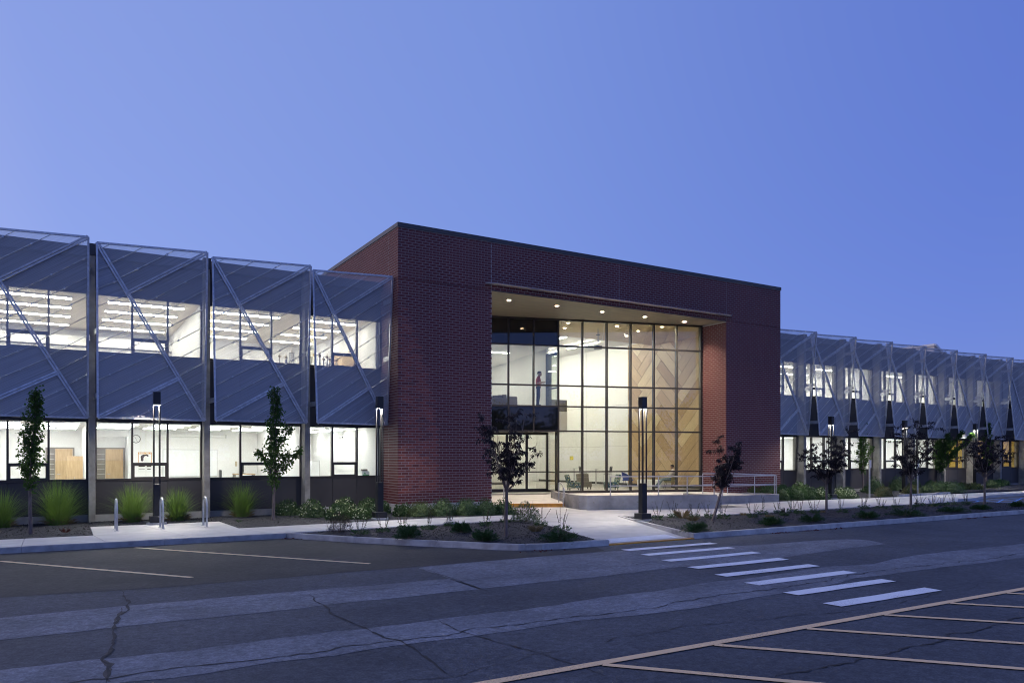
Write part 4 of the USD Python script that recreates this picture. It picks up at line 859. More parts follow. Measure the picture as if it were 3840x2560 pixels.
M['petal'] = leaf('petal', [(0, (0.62, 0.60, 0.52)), (0.5, (0.78, 0.77, 0.73)), (1, (0.85, 0.84, 0.82))], trans=.3)
M['seed'] = leaf('seed_head', [(0, (0.05, 0.045, 0.025)), (0.6, (0.085, 0.065, 0.035)), (1, (0.13, 0.10, 0.05))], trans=.1)
M['purple'] = leaf('purple_flower', [(0, (0.14, 0.05, 0.22)), (1, (0.3, 0.14, 0.4))], trans=.3)
M['leaf_red'] = leaf('leaf_red', [(0, (0.09, 0.015, 0.012)), (1, (0.2, 0.04, 0.02))], trans=.3)
M['leaf_brown'] = leaf('leaf_brown', [(0, (0.05, 0.035, 0.03)), (0.6, (0.085, 0.06, 0.045)), (1, (0.13, 0.10, 0.07))], trans=.2)
M['trunk'] = mat('tree_bark', (0.11, 0.085, 0.075), (0.19, 0.155, 0.14), 7, 0.9, bump=0.4, bscale=30, stretch=(4, 4, .7), detail=6)
M['stem'] = mat('stem', (0.09, 0.075, 0.045), (0.13, 0.11, 0.065), 9, 0.8)

def put(name, label, cat, x, y, group=None, z=None, rz=0):
    """a planted thing: parts are authored around its own base"""
    t = thing(name, label, cat, (x, y, ground_z(x, y) - .01 if z is None else z), rz, group); LOCAL[str(t.GetPath())] = True; return t
def branch_path(p0, d0, L, r, n=6, up=.3, wig=.12):
    P = [np.array(p0, float)]; d = np.array(d0, float); d /= np.linalg.norm(d)
    for i in range(n):
        d = d + r.normal(0, wig, 3) + np.array([0, 0, up / n]); d /= np.linalg.norm(d); P.append(P[-1] + d * L / n)
    return np.array(P)
def columnar_tree(name, label, x, y, H, zc, wid, seed, side=(), lean=(0, 0), group=None, dens=1.05, z=None, lf=.088):
    """narrow green tree: bare stem, then steep branches thick with broad leaves"""
    r = np.random.default_rng(seed); t = put(name, label, 'tree', x, y, group, z)
    stem = np.array([(lean[0] * s ** 1.5 + .035 * math.sin(5 * s + seed), lean[1] * s ** 1.5 + .03 * math.cos(4 * s), H * .97 * s) for s in np.linspace(0, 1, 14)])
    tr = MB().tube(stem, np.interp(np.linspace(0, 1, 14), [0, .08, .4, 1], [.062, .048, .034, .006]), 9)
    crown = MB(); P, D = [], []
    prof = lambda s: np.interp(s, [0, .12, .3, .5, .72, .88, 1], [.35, .95, 1.0, .72, .50, .36, .10]) * wid * .5
    nb = int(46 * dens)
    for i in range(nb):
        s = (i + r.random()) / nb; z0 = zc + (H - zc) * s * .93; a = i * 2.4 + r.normal(0, .4); R = prof(s) * r.uniform(.55, 1.12)
        c = np.array([np.interp(z0, stem[:, 2], stem[:, 0]), np.interp(z0, stem[:, 2], stem[:, 1]), z0])
        b = branch_path(c, (math.cos(a) * .75, math.sin(a) * .75, .8), R * 1.35 + .06, r, 5, .7, .1)
        tr.tube(b, np.linspace(.011, .003, len(b)), 5, cap=False)
        m = int((16 + 44 * R / .5) * 1.15)
        u = r.random(m) ** .7; q = np.array([np.interp(u * (len(b) - 1), np.arange(len(b)), b[:, k]) for k in range(3)]).T
        P.append(q + r.normal(0, .055, (m, 3))); D.append(np.c_[r.normal(0, 1, (m, 2)), r.normal(.05, .6, m)])
    for (sa, sz, sl, su) in side:
        c = np.array([np.interp(sz, stem[:, 2], stem[:, 0]), np.interp(sz, stem[:, 2], stem[:, 1]), sz])
        b = branch_path(c, (math.cos(sa), math.sin(sa), su), sl, r, 8, .5, .06); tr.tube(b, np.linspace(.016, .004, len(b)), 5, cap=False)
        m = int(230 * sl); u = np.where(r.random(m) < .4, r.uniform(.8, 1.02, m), r.uniform(.25, 1, m)); q = np.array([np.interp(u * (len(b) - 1), np.arange(len(b)), b[:, k]) for k in range(3)]).T
        P.append(q + r.normal(0, .06, (m, 3))); D.append(np.c_[r.normal(0, 1, (m, 2)), r.normal(.1, .6, m)])
    part(t, 'trunk', tr, M['trunk'], smooth=50)
    P = np.vstack(P); D = np.vstack(D); leaves(crown, P, D, r.uniform(.7, 1.25, len(P)) * lf, r.uniform(.65, .95, len(P)) * lf, r, .2, .25)
    part(t, 'crown', crown, M['leaf_green']); return t
def plum_tree(label, x, y, H, zc, wid, seed, lean=(0, 0), bias=0.0, group=None, dens=1.0, crown_shift=(0, 0)):
    """vase of rising limbs with drooping dark leaves"""
    r = np.random.default_rng(seed); t = put('plum_tree', label, 'tree', x, y, group)
    stem = np.array([(lean[0] * s, lean[1] * s, zc * s) for s in np.linspace(0, 1, 6)]); tr = MB().tube(stem, np.linspace(.052, .04, 6), 9)
    top = stem[-1]; P, D = [], []; nl = 11
    for i in range(nl):
        a = i * 2 * math.pi / nl + r.normal(0, .25); rise = (H - zc) * r.uniform(.55, 1.0); out = wid * .5 * r.uniform(.55, 1.05) * (1.0 if i else .15)
        if i == 0: rise = (H - zc) * .95
        end = top + np.array([math.cos(a) * out + crown_shift[0] * rise / (H - zc), math.sin(a) * out + crown_shift[1] * rise / (H - zc), rise])
        c = top + (end - top) * .45 + np.array([math.cos(a), math.sin(a), 0]) * out * .22 + r.normal(0, .04, 3)
        b = np.array([(1 - s) ** 2 * top + 2 * s * (1 - s) * c + s * s * end for s in np.linspace(0, 1, 9)]); tr.tube(b, np.linspace(.022, .004, 9), 6, cap=False)
        for k in range(int(11 * dens)):
            s = r.uniform(.18, 1.0); q = np.array([np.interp(s * 8, np.arange(9), b[:, m]) for m in range(3)]); aa = r.uniform(0, 6.28)
            tw = branch_path(q, (math.cos(aa), math.sin(aa), r.uniform(-.1, .9)), r.uniform(.18, .42) * wid / 1.9, r, 5, -.25, .15); tr.tube(tw, np.linspace(.006, .002, 6), 4, cap=False)
            m = r.integers(27, 42); u = r.random(m) ** .8 * 5; qq = np.array([np.interp(u, np.arange(6), tw[:, j]) for j in range(3)]).T
            P.append(qq + r.normal(0, .022, (m, 3))); dd = np.c_[r.normal(0, .55, (m, 2)), r.uniform(-1.1, .1, m)] + (tw[-1] - tw[0]) * 1.4; D.append(dd)
    part(t, 'trunk', tr, M['trunk'], smooth=50)
    P = np.vstack(P); D = np.vstack(D); part(t, 'crown', leaves(MB(), P, D, r.uniform(.060, .105, len(P)), r.uniform(.024, .040, len(P)), r, .25, .3), M['leaf_plum']); return t
ang = math.radians
columnar_tree('columnar_tree', 'narrow green columnar tree nearest the left edge, before the first column', -11.76, -2.31, 4.12, 1.15, 1.0, 3, lean=(.1, .05))
columnar_tree('columnar_tree', 'narrow green tree with a long side branch right, beside the white roses', -4.88, -1.11, 4.6, 1.0, 1.12, 11, side=((-.35, 1.55, 1.15, .75), (-.2, 1.7, .7, .8), (2.7, 1.7, .8, .9), (-.3, 2.6, .7, .7)), dens=1.1)
columnar_tree('columnar_tree', 'slim green tree beside the sign post in front of the second right wing column', 30.0, 0.9, 4.45, 1.0, 1.05, 21, side=((-.2, 1.9, 1.1, .9),))
columnar_tree('columnar_tree', 'bushy green tree leaning right behind a plum tree on the far right', 38.2, 1.0, 3.6, .9, 2.0, 31, side=((-.5, 1.7, 2.0, .9), (-.55, 2.0, 2.3, .55), (-.6, 2.3, 1.8, .8), (-.4, 1.3, 1.6, .9)), lean=(.7, -.1), lf=.11)
columnar_tree('columnar_tree', 'farthest narrow green tree rising over the last plum tree', 43.2, .6, 4.5, 1.0, 1.25, 41, lf=.1)
plum_tree('dark plum tree in the near island before the entrance doors', -0.75, -9.36, 3.55, 1.22, 1.85, 5, lean=(.02, 0))
plum_tree('small leaning plum tree in front of the right brick pier', 7.78, -8.60, 2.85, 1.02, 1.25, 8, lean=(.3, -.1), crown_shift=(.3, -.15), dens=.9)
plum_tree('dark plum tree before the lamp tower at the start of the right wing', 14.22, -8.24, 3.15, 1.1, 1.9, 13, lean=(0, 0))
plum_tree('wide dark plum tree hiding a lamp tower midway along the planting strip', 18.86, -8.78, 3.75, 1.15, 2.1, 17, lean=(.02, 0), crown_shift=(.25, -.1))
plum_tree('farthest dark plum tree near the right edge of the photo', 24.26, -8.91, 3.2, 1.2, 2.2, 19)

def fountain_grass(label, x, y, H, wid, seed, m='grass_green', n=620, cat='grass clump', name='fountain_grass'):
    r = np.random.default_rng(seed); t = put(name, label, cat, x, y); mb = MB()
    n = int(n); a = r.uniform(0, 6.283, n); out = np.abs(r.normal(0, .75, n)).clip(0, 1.25) * wid * .66; h = H * r.uniform(.62, 1.06, n) * (1 - .30 * (out / (wid * .66)) ** 2)
    b = np.c_[np.cos(a), np.sin(a)] * (r.random(n)[:, None] ** .6) * .17 * wid
    S = np.linspace(0, 1, 7); K = len(S); w = r.uniform(.0045, .0085, n)
    rows_ = []
    for s in S:
        rad = out * s ** 1.6; zz_ = h * (s * 1.25 - .25 * s ** 2.6 - .16 * (out / wid) * s ** 5)
        c = np.c_[b[:, 0] + np.cos(a) * rad, b[:, 1] + np.sin(a) * rad, zz_]
        tang = np.c_[-np.sin(a), np.cos(a), np.zeros(n)] * (w * (1 - s * .85))[:, None]
        rows_.append(np.stack([c - tang, c + tang], 1))
    v = np.stack(rows_, 1).reshape(-1, 3); o = np.arange(n)[:, None] * (2 * K)
    F = np.vstack([o + [2 * i, 2 * i + 1, 2 * i + 3] for i in range(K - 1)] + [o + [2 * i, 2 * i + 3, 2 * i + 2] for i in range(K - 1)])
    mb.add(v, F); part(t, 'blades', mb, M[m])
    if m == 'grass_green':
        d = MB(); k = 90; a = r.uniform(0, 6.28, k); q = np.c_[np.cos(a) * r.uniform(.05, .2, k) * wid, np.sin(a) * r.uniform(.05, .2, k) * wid, r.uniform(0, .12, k)]
        leaves(d, q, np.c_[np.cos(a) * .8, np.sin(a) * .8, r.uniform(.1, .9, k)], r.uniform(.15, .34, k), .008, r, 0, .2); part(t, 'dry_base', d, M['grass_dry'])
    return t
fountain_grass('fountain grass clump cut by the left edge of the photo', -12.56, 0.46, 1.2, 1.35, 1)
fountain_grass('largest fountain grass clump, between the first tree and the first column', -11.10, 0.85, 1.42, 1.75, 2, n=860)
fountain_grass('fountain grass clump left of the first lamp tower', -9.03, 0.65, 1.3, 1.5, 3)
fountain_grass('fountain grass clump right of the first lamp tower', -7.68, 0.57, 1.15, 1.3, 4)
fountain_grass('fountain grass clump between the bike rack pad and the second tree', -5.49, 1.17, 1.28, 1.5, 5)
fountain_grass('thin arching dry grass before the far yellow window', 36.2, 0.2, .6, 1.3, 6, m='grass_dry', n=160)

def dome_points(n, wx, wy, h, r, shell=.55, lob=None):
    """points through a low dome, most of them near its uneven skin"""
    d = r.normal(size=(n, 3)); d[:, 2] = np.abs(d[:, 2]) * .9 + .02; d /= np.linalg.norm(d, axis=1)[:, None]
    k = meshkit.fbm(d * 2.3 + 11.3 * r.random(), 3, int(r.integers(1e4)))[:, None]; rad = (r.random((n, 1)) ** .28) * (shell + (1 - shell) * 1.0) * (.72 + .55 * k)
    return d * rad * [wx / 2, wy / 2, h], d
def mound(name, label, cat, x, y, w, h, seed, m, n=900, L=.05, W=.028, wy=None, group=None, z=None, up=.35):
    r = np.random.default_rng(seed); t = put(name, label, cat, x, y, group, z)
    n = int(n * 1.6); L *= 1.35; W *= 1.5; P, d = dome_points(n, w * 1.12, (wy or w) * 1.12, h * 1.08, r)
    part(t, 'foliage', leaves(MB(), P, d * .7 + r.normal(0, .6, P.shape) + [0, 0, up], r.uniform(.7, 1.3, n) * L, r.uniform(.7, 1.2, n) * W, r, .2, .1), M[m])
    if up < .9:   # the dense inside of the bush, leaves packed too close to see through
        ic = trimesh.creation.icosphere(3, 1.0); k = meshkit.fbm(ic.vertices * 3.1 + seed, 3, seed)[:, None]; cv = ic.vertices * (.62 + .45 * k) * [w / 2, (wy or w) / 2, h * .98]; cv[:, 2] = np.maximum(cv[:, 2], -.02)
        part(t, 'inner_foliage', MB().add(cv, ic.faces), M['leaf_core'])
    core = MB()
    for i in range(9):
        a = r.uniform(0, 6.28); b = branch_path((r.normal(0, .03), r.normal(0, .03), 0), (math.cos(a), math.sin(a), 1.1), h * .8, r, 4, .2, .15); core.tube(b, np.linspace(.008, .003, len(b)), 5, cap=False)
    part(t, 'stems', core, M['stem']); return t
def rose(label, x, y, w, h, seed, nf=60, z=None):
    t = mound('white_rose_bush', label, 'rose bush', x, y, w, h, seed, 'leaf_rose', 620, .055, .034, z=z)
    r = np.random.default_rng(seed + 500); P, d = dome_points(int(nf * 1.8), w * 1.08, w * 1.08, h * 1.04, r, .97); k = P[:, 2] > h * .16; P = P[k]; d = d[k]
    keep = meshkit.noise(P * 5 + seed, seed) > .36; P = P[keep]; d = d[keep]
    P = P + d * .0; fl = MB(); n = len(P)
    for j in range(9):
        a = j * 2.4; U = np.cross(d, [0, 0, 1.0]); U /= np.linalg.norm(U, axis=1)[:, None] + 1e-6; V = np.cross(d, U)
        D = U * math.cos(a) + V * math.sin(a) + d * (.25 + .12 * j); leaves(fl, P + d * .01, D, r.uniform(.026, .04, n), r.uniform(.028, .04, n), r, .1)
    part(t, 'blossom', fl, M['petal'], kind='stuff'); return t
rose('white rose bush behind the second tree at the column base', -3.90, 1.10, .85, .5, 1, 60)
rose('full white rose bush right of the second tree', -3.40, -.38, 1.0, .58, 2, 90)
rose('white rose bush under the last left wing window', -2.03, .28, .92, .58, 3, 90)
rose('white rose bush on the walk edge with a brown bush before it', -2.94, -1.76, .75, .46, 4, 70)
rose('white rose bush left of the second lamp tower near the wall', -1.17, .09, .75, .54, 5, 70)
rose('low white rose bush touching the base of the second lamp tower', -2.2, -2.02, .66, .38, 6, 70)
rose('white rose bush behind the second lamp tower', -.68, -.21, .5, .42, 7, 40)
rose('sparse white rose bush at the corner of the brick block', -.47, -1.57, .66, .44, 8, 26)
rose('white rose bush topping the clipped hedge right of the ramp', 21.0, -.7, .7, .66, 9, 40)
rose('tall loose rose bush by the first right wing column', 22.9, -.2, 1.0, .8, 10, 24)
rose('white rose bush left of the fourth lamp tower', 22.2, -2.0, .9, .55, 11, 100)
rose('broad white rose bush right of the fourth lamp tower', 23.99, -2.1, 1.2, .56, 12, 150)
for i, (lab, x, y, w, h, m) in enumerate([
    ('yellowish clipped mound beside the roses at the brick corner', .06, -1.9, .92, .52, 'leaf_box_warm'), ('clipped green mound second from the brick corner', .99, -1.86, .98, .58, 'leaf_box'),
    ('clipped green mound in the middle of the left pier', 1.80, -2.15, .9, .58, 'leaf_box'), ('clipped green mound third from the yellow step', 2.52, -2.36, .88, .57, 'leaf_box'), ('clipped green mound beside the yellow step', 3.23, -2.46, .82, .55, 'leaf_box'),
    ('low hedge mound behind the ramp rail nearest the pier corner', 18.95, -.55, .75, .7, 'leaf_box_warm'), ('low hedge mound behind the ramp rail post', 19.55, -.75, .85, .72, 'leaf_box'), ('low hedge mound at the foot of the right brick pier', 20.3, -.6, .9, .72, 'leaf_box'), ('hedge mound below the far brick edge', 21.2, -.55, .85, .68, 'leaf_box'),
    ('clipped green mound touching the end of the ramp wall', 19.85, -1.5, .95, .63, 'leaf_box'), ('clipped green mound between the ramp wall and the white roses', 20.72, -1.72, .95, .6, 'leaf_box'), ('round clipped mound left of the white roses by the fourth lamp', 21.5, -1.8, .9, .58, 'leaf_box'),
    ('left one of the two joined green mounds under the yellow window', 33.9, -1.35, 1.15, .62, 'leaf_box'), ('right one of the two joined green mounds under the yellow window', 34.4, -1.85, 1.4, .6, 'leaf_box'), ('small green mound by the sixth lamp tower', 38.0, -1.3, .9, .4, 'leaf_box_warm'), ('small yellowish mound right of the sixth lamp tower', 37.2, -1.0, .7, .42, 'leaf_box_warm')]):
    mound('clipped_shrub', lab, 'shrub', x, y, w, h, 40 + i, m, 1000 if i < 5 else 700, .04 if i < 5 else .05, .022 if i < 5 else .03)
for i, (lab, x, y, w, h, m, wy) in enumerate([
    ('low dark juniper under the slim tree by the sign post', 30.3, .7, 1.1, .34, 'leaf_jun', .8), ('big round grey green bush right of the near sign post', 29.2, -.35, 1.0, .85, 'leaf_sage', None), ('big grey green bush before the third right wing column', 33.6, 1.0, 1.05, .85, 'leaf_sage', None),
    ('low tan bush on the walk edge below the big grey bushes', 27.2, -2.2, 1.0, .46, 'leaf_tan', .7), ('small green bush behind the plum tree with the hidden lamp', 35.2, .9, .7, .62, 'leaf_sage', None), ('bright small bush right of the fifth lamp tower', 37.5, 1.2, .6, .5, 'leaf_box', None),
    ('wide low tan bush beside the far sign post', 30.2, -1.95, 1.1, .48, 'leaf_tan', .7), ('low tan bush right of the far sign post', 31.8, -1.9, .85, .46, 'leaf_sage', .7), ('low dark bush beyond the sixth lamp tower', 43.5, .2, .9, .4, 'leaf_jun', None), ('brownish low bush at the far right edge', 40.6, -1.0, .8, .5, 'leaf_sage', None), ('farthest low dark bush near the last column', 45, .6, 1.0, .4, 'leaf_jun', None)]):
    mound('low_bush', lab, 'bush', x, y, w, h, 80 + i, m, 800, .06, .022, wy)
def juniper(label, x, y, w, h, seed, wy=None):
    r = np.random.default_rng(seed); t = put('juniper', label, 'juniper', x, y); mb = MB(); st = MB(); wy = wy or w * .85
    for i in range(64):
        a = r.uniform(0, 6.283); R = r.uniform(.35, 1.08) ** .8; e = np.array([math.cos(a) * w / 2 * R, math.sin(a) * wy / 2 * R, h * (1.12 - .85 * R ** 1.5) * r.uniform(.75, 1.15)])
        b = np.array([e * s * [1, 1, 0] + [0, 0, e[2] * (s ** .6) - .25 * h * max(0, s - .7)] for s in np.linspace(.05, 1, 6)])
        if i % 3 == 0: st.tube(b, np.linspace(.006, .002, 6), 4, cap=False)
        m = 26; u = r.uniform(.15, 1, m) * 5; q = np.array([np.interp(u, np.arange(6), b[:, k]) for k in range(3)]).T + r.normal(0, .016, (m, 3)); d = (b[-1] - b[0]) / (np.linalg.norm(b[-1] - b[0]) + 1e-6)
        leaves(mb, q, d + r.normal(0, .45, (m, 3)) + [0, 0, .35], r.uniform(.05, .11, m), r.uniform(.010, .02, m), r, .2)
    part(t, 'foliage', mb, M['leaf_jun']); part(t, 'stems', st, M['stem']); return t
for i, (lab, x, y, w, h) in enumerate([
    ('spreading juniper leftmost in the near island by the kerb', -3.29, -8.7, .8, .42), ('juniper behind the leftmost one in the near island', -1.35, -7.9, .6, .36), ('juniper at the foot of the near plum tree', -1.75, -9.95, .82, .32), ('widest juniper in the near island, at the corner by the ramp', -.1, -10.95, 1.15, .36),
    ('first juniper on the kerb of the long strip, by the yellow lip', 4.62, -11.0, .95, .32), ('second juniper along the kerb of the long strip, under the leaning plum', 8.2, -10.7, .9, .28), ('third juniper along the kerb of the long strip', 10.15, -10.7, .9, .3), ('fourth juniper along the kerb, in front of the tree by the lamp', 13.18, -10.65, 1.0, .3),
    ('long flat juniper before the plum tree with the hidden lamp', 15.3, -10.75, 1.5, .3), ('flat juniper left of the farthest plum tree', 18.8, -10.55, 1.3, .27), ('small juniper at the foot of the farthest plum tree', 21.25, -10.3, .9, .22), ('last juniper at the right edge of the strip', 24.4, -10.2, .8, .26)]):
    juniper(lab, x, y, w, h, 120 + i)
def stalk_plant(label, x, y, h, w, seed, ns=5, m='leaf_stalk'):
    """basal leaves and upright stalks of seed heads"""
    r = np.random.default_rng(seed); t = put('stalk_plant', label, 'perennial', x, y); lf, sk, sd = MB(), MB(), MB()
    n = 120; a = r.uniform(0, 6.28, n); q = np.c_[np.cos(a), np.sin(a), np.zeros(n)] * (r.random(n)[:, None] ** .7) * w * .36 + np.c_[np.zeros((n, 2)), r.random(n) * h * .22]
    leaves(lf, q, np.c_[np.cos(a) * .8, np.sin(a) * .8, r.uniform(.2, 1.3, n)], r.uniform(.06, .13, n), r.uniform(.018, .03, n), r, .2, .25)
    for i in range(ns):
        a = r.uniform(0, 6.28); tilt = r.uniform(.05, .55); L = h * r.uniform(.7, 1.08); b = branch_path((math.cos(a) * .04, math.sin(a) * .04, .02), (math.cos(a) * tilt, math.sin(a) * tilt, 1), L, r, 6, .1, .05); sk.tube(b, np.linspace(.004, .0022, 7), 4, cap=False)
        k = 15; u = np.linspace(.42, 1, k) * 6; p = np.array([np.interp(u, np.arange(7), b[:, j]) for j in range(3)]).T
        for s_ in (0, 2.1, 4.2):
            dd = np.c_[np.cos(u * 2.3 + s_), np.sin(u * 2.3 + s_), np.full(k, .6)]; leaves(sd, p, dd, r.uniform(.016, .026, k), r.uniform(.012, .018, k), r, .3)
        k = 6; u = np.linspace(.08, .5, k) * 6; p = np.array([np.interp(u, np.arange(7), b[:, j]) for j in range(3)]).T; leaves(lf, p, np.c_[r.normal(0, 1, (k, 2)), np.full(k, .5)], r.uniform(.05, .09, k), .02, r, .2, .2)
    part(t, 'leaves', lf, M[m]); part(t, 'stalk', sk, M['stem']); part(t, 'seed_head', sd, M['seed'], kind='stuff'); return t
SP = [(-4.01, -7.01, .58, .6, 'beside the brown bush at the tip of the near island'), (-3.24, -6.76, .51, .5, 'second from the tip of the near island'), (-2.35, -6.05, .45, .36, 'behind the leftmost juniper of the near island'), (-1.75, -6.59, .48, .5, 'left of the second juniper in the near island'),
      (-.76, -5.95, .5, .44, 'on the walk edge behind the second juniper'), (.29, -6.36, .55, .48, 'left of the near plum trunk by the walk'), (1.85, -7.1, .62, .55, 'with dark spires between the purple bush and the corner'), (1.5, -8.75, .66, .75, 'with wide leaning spires behind the corner juniper'), (1.35, -5.75, .45, .44, 'under the near plum tree beside the purple bush'),
      (6.45, -7.35, .62, .46, 'right of the third lamp tower base'), (7.3, -7.2, .56, .5, 'in front of the concrete wall right of the lamp'), (7.7, -7.83, .6, .5, 'beside the trunk of the leaning plum tree'), (8.3, -7.95, .64, .4, 'behind the leaning plum trunk'), (8.6, -8.3, .64, .5, 'with broad leaves right of the leaning plum trunk'),
      (9.7, -8.6, .58, .4, 'between the leaning plum and the dry tufts'), (11.3, -7.7, .7, .5, 'with tall spires before the ramp wall'), (12.4, -7.5, .4, .4, 'small and low before the end of the ramp wall'), (13.0, -7.65, .56, .55, 'with the densest spires left of the second strip tree'), (12.6, -8.3, .6, .5, 'in front of the dense spires'), (13.55, -8.2, .55, .4, 'at the trunk of the second strip tree'),
      (11.74, -8.3, .3, .4, 'low and leafy in the middle of the strip'), (14.74, -8.55, .55, .55, 'right of the second strip trunk'), (17.6, -7.5, .58, .55, 'behind the fourth kerb juniper'), (17.79, -8.16, .52, .7, 'wide and grey right of the fourth juniper'), (18.75, -8.26, .52, .6, 'left of the third strip trunk'), (21.0, -7.9, .55, .55, 'right of the third strip trunk by the walk'),
      (21.1, -8.4, .5, .5, 'in front of the walk beyond the third trunk'), (22.1, -8.2, .5, .5, 'left of the white edge line far right'), (23.4, -8.0, .6, .7, 'with many spires before the farthest plum'), (23.9, -8.3, .52, .45, 'touching the farthest plum trunk'), (20.2, -8.12, .36, .4, 'low beside the third strip trunk')]
for i, (x, y, h, w, lab) in enumerate(SP): stalk_plant('spent flower stalks ' + lab, x, y, h, w, 200 + i, 4 + i % 3, 'leaf_sage' if i in (8, 23) else 'leaf_stalk')
def tuft(label, x, y, h, w, seed, m, cat='dry plant', n=150):
    r = np.random.default_rng(seed); t = put('dry_tuft', label, cat, x, y); a = r.uniform(0, 6.28, n); mb = MB()
    q = np.c_[np.cos(a), np.sin(a), np.zeros(n)] * r.random((n, 1)) * w * .25
    leaves(mb, q, np.c_[np.cos(a) * r.uniform(.1, 1.2, n), np.sin(a) * r.uniform(.1, 1.2, n), np.ones(n)], r.uniform(.5, 1.1, n) * h, .007, r, 0, .15); part(t, 'blades', mb, M[m]); return t
mound('brown_bush', 'round brown twiggy bush at the tip of the near island', 'bush', -4.23, -5.9, .62, .52, 301, 'leaf_brown', 700, .07, .006, up=1.0)
lv = mound('purple_bush', 'upright grey green bush with purple flowers beside the yellow step', 'bush', 2.15, -5.75, .85, .6, 302, 'leaf_sage', 900, .08, .01, up=1.2)
r = np.random.default_rng(9); Pp, dp = dome_points(46, .95, .95, .72, r, .95); part(lv, 'flower', leaves(MB(), Pp[Pp[:, 2] > .3], dp[Pp[:, 2] > .3] + [0, 0, 1], .05, .03, r, .2), M['purple'], kind='stuff')
tuft('straw coloured dry tuft right of the near plum trunk', .59, -8.77, .3, .4, 303, 'grass_dry')
tuft('tall straw tuft behind the third lamp tower plants', 7.45, -7.5, .48, .45, 304, 'grass_dry')
tuft('straw tuft left of the leaning plum trunk', 7.2, -8.25, .3, .45, 305, 'grass_dry')
tuft('flattened straw tuft behind the third kerb juniper', 10.66, -8.55, .16, .5, 306, 'grass_dry')
tuft('low straw tuft on the walk edge before the ramp wall', 10.7, -7.3, .16, .5, 307, 'grass_dry')
tuft('small straw tuft at the second strip trunk', 14.3, -8.0, .12, .4, 308, 'grass_dry')
tuft('small red leaved weed between the first tree and the bike pad', -10.93, -2.13, .22, .22, 309, 'leaf_red', 'weed', 60)
tuft('tiny green weed in the mulch left of the roses', -6.0, -1.0, .16, .16, 310, 'leaf_stalk', 'weed', 40)

# ------------------------------------------------------------------ trees across the street: only their reflection shows in the dark glass
M['leaf_far'] = leaf('leaf_far', [(0, (0.02, 0.035, 0.014)), (1, (0.05, 0.08, 0.03))], trans=.2)
def big_tree(label, x, y, H, W, seed):
    r = np.random.default_rng(seed); t = thing('street_tree', label, 'tree', (x, y, RZ)); LOCAL[str(t.GetPath())] = True
    tr = MB().tube([(0, 0, 0), (.1, 0, H * .3), (0, .1, H * .8)], [.28, .2, .05], 8); mb = MB()
    for i in range(22):
        a = r.uniform(0, 6.28); c = np.array([math.cos(a) * W * .36 * r.random() ** .5, math.sin(a) * W * .36 * r.random() ** .5, H * r.uniform(.35, .92)]); tr.tube([(0, 0, c[2] * .6), c], [.07, .03], 5)
        n = 150; leaves(mb, c + r.normal(0, W * .105, (n, 3)), r.normal(size=(n, 3)), .42, .34, r, .2)
    part(t, 'trunk', tr, M['trunk']); part(t, 'crown', mb, M['leaf_far']); return t
for i, (x, y, H, W) in enumerate([(1, -58, 8.5, 9), (8, -56, 6.5, 7), (14, -62, 10, 9), (22, -58, 7.5, 8), (31, -64, 9.5, 10)]):
    big_tree(['wide dark street tree opposite the entrance', 'low dark street tree second from the left opposite', 'tallest dark street tree opposite', 'small dark street tree fourth opposite', 'farthest dark street tree opposite'][i], x, y, H, W, 400 + i)
# ------------------------------------------------------------------ street furniture
def tower(x, y, label, z=0.0):
    t = thing('lamp_tower', label, 'lamp', (x, y, z), 0, 'black lamp towers along the walk'); LOCAL[str(t.GetPath())] = True
    lbl = {}
    part(t, 'footing', MB().cyl((0, 0), .3, -.2, .06, 24), M['kerb'])
    part(t, 'base_cover', MB().cbox(-.205, .205, -.205, .205, .062, .26, .008), M['lamp_black'])
    part(t, 'lower_post', MB().cbox(-.105, .105, -.105, .105, .262, 1.285, .006), M['lamp_black'])
    for sx in (-1, 1):
        for sy in (-1, 1): part(t, 'rod', MB().box(sx * .085 - .018, sx * .085 + .018, sy * .085 - .018, sy * .085 + .018, 1.287, 3.80), M['lamp_black'])
    h = part(t, 'lamp_head', MB().box(-.105, .105, -.105, -.097, 3.802, 4.2).box(-.105, .105, .097, .105, 3.802, 4.2).box(-.105, -.097, -.097, .097, 3.802, 4.2).box(.097, .105, -.097, .097, 3.802, 4.2).box(-.107, .107, -.107, .107, 4.201, 4.215), M['lamp_black'])
    part(h, 'lens', MB().box(-.06, .06, -.06, .06, 3.846, 3.858), M['lens_tower'])
    part(h, 'reflector', MB().box(-.096, .096, -.096, .096, 3.859, 3.88), M['white_plastic'])
    return t
t0 = tower(-8.41, -.42, 'black lamp tower behind the bike racks')
for x, y, l, z in [(-1.63, -2.3, 'black lamp tower among the white roses at the brick corner', 0), (5.98, -7.13, 'tallest looking black lamp tower in front of the glass wall', -.03), (22.84, -2.15, 'black lamp tower behind a plum tree at the start of the right wing', .0), (30.6, -1.3, 'black lamp tower hidden behind the wide plum tree', .03), (40.2, -.2, 'farthest black lamp tower near the right edge', .1)]:
    copy_of(t0, (x, y, z), 0, l)
def rack(x, label):
    t = thing('bike_rack', label, 'bike rack', (x, -1.92, 0), 0, 'bike racks on the concrete pad')
    LOCAL[str(t.GetPath())] = True; P = [(0, -.335, 0), (0, -.335, .6)] + [(0, -.335 * math.cos(a), .6 + .3 * math.sin(a)) for a in np.linspace(.15, math.pi - .15, 13)] + [(0, .335, .6), (0, .335, 0)]
    part(t, 'hoop', MB().tube(P, .03, 12), M['steel'], smooth=50)
    for s in (-1, 1): part(t, 'foot_flange', MB().cyl((0, s * .335), .07, 0, .012, 14), M['steel'])
    return t
rk = rack(-9.65, 'left of the three galvanised hoop bike racks')
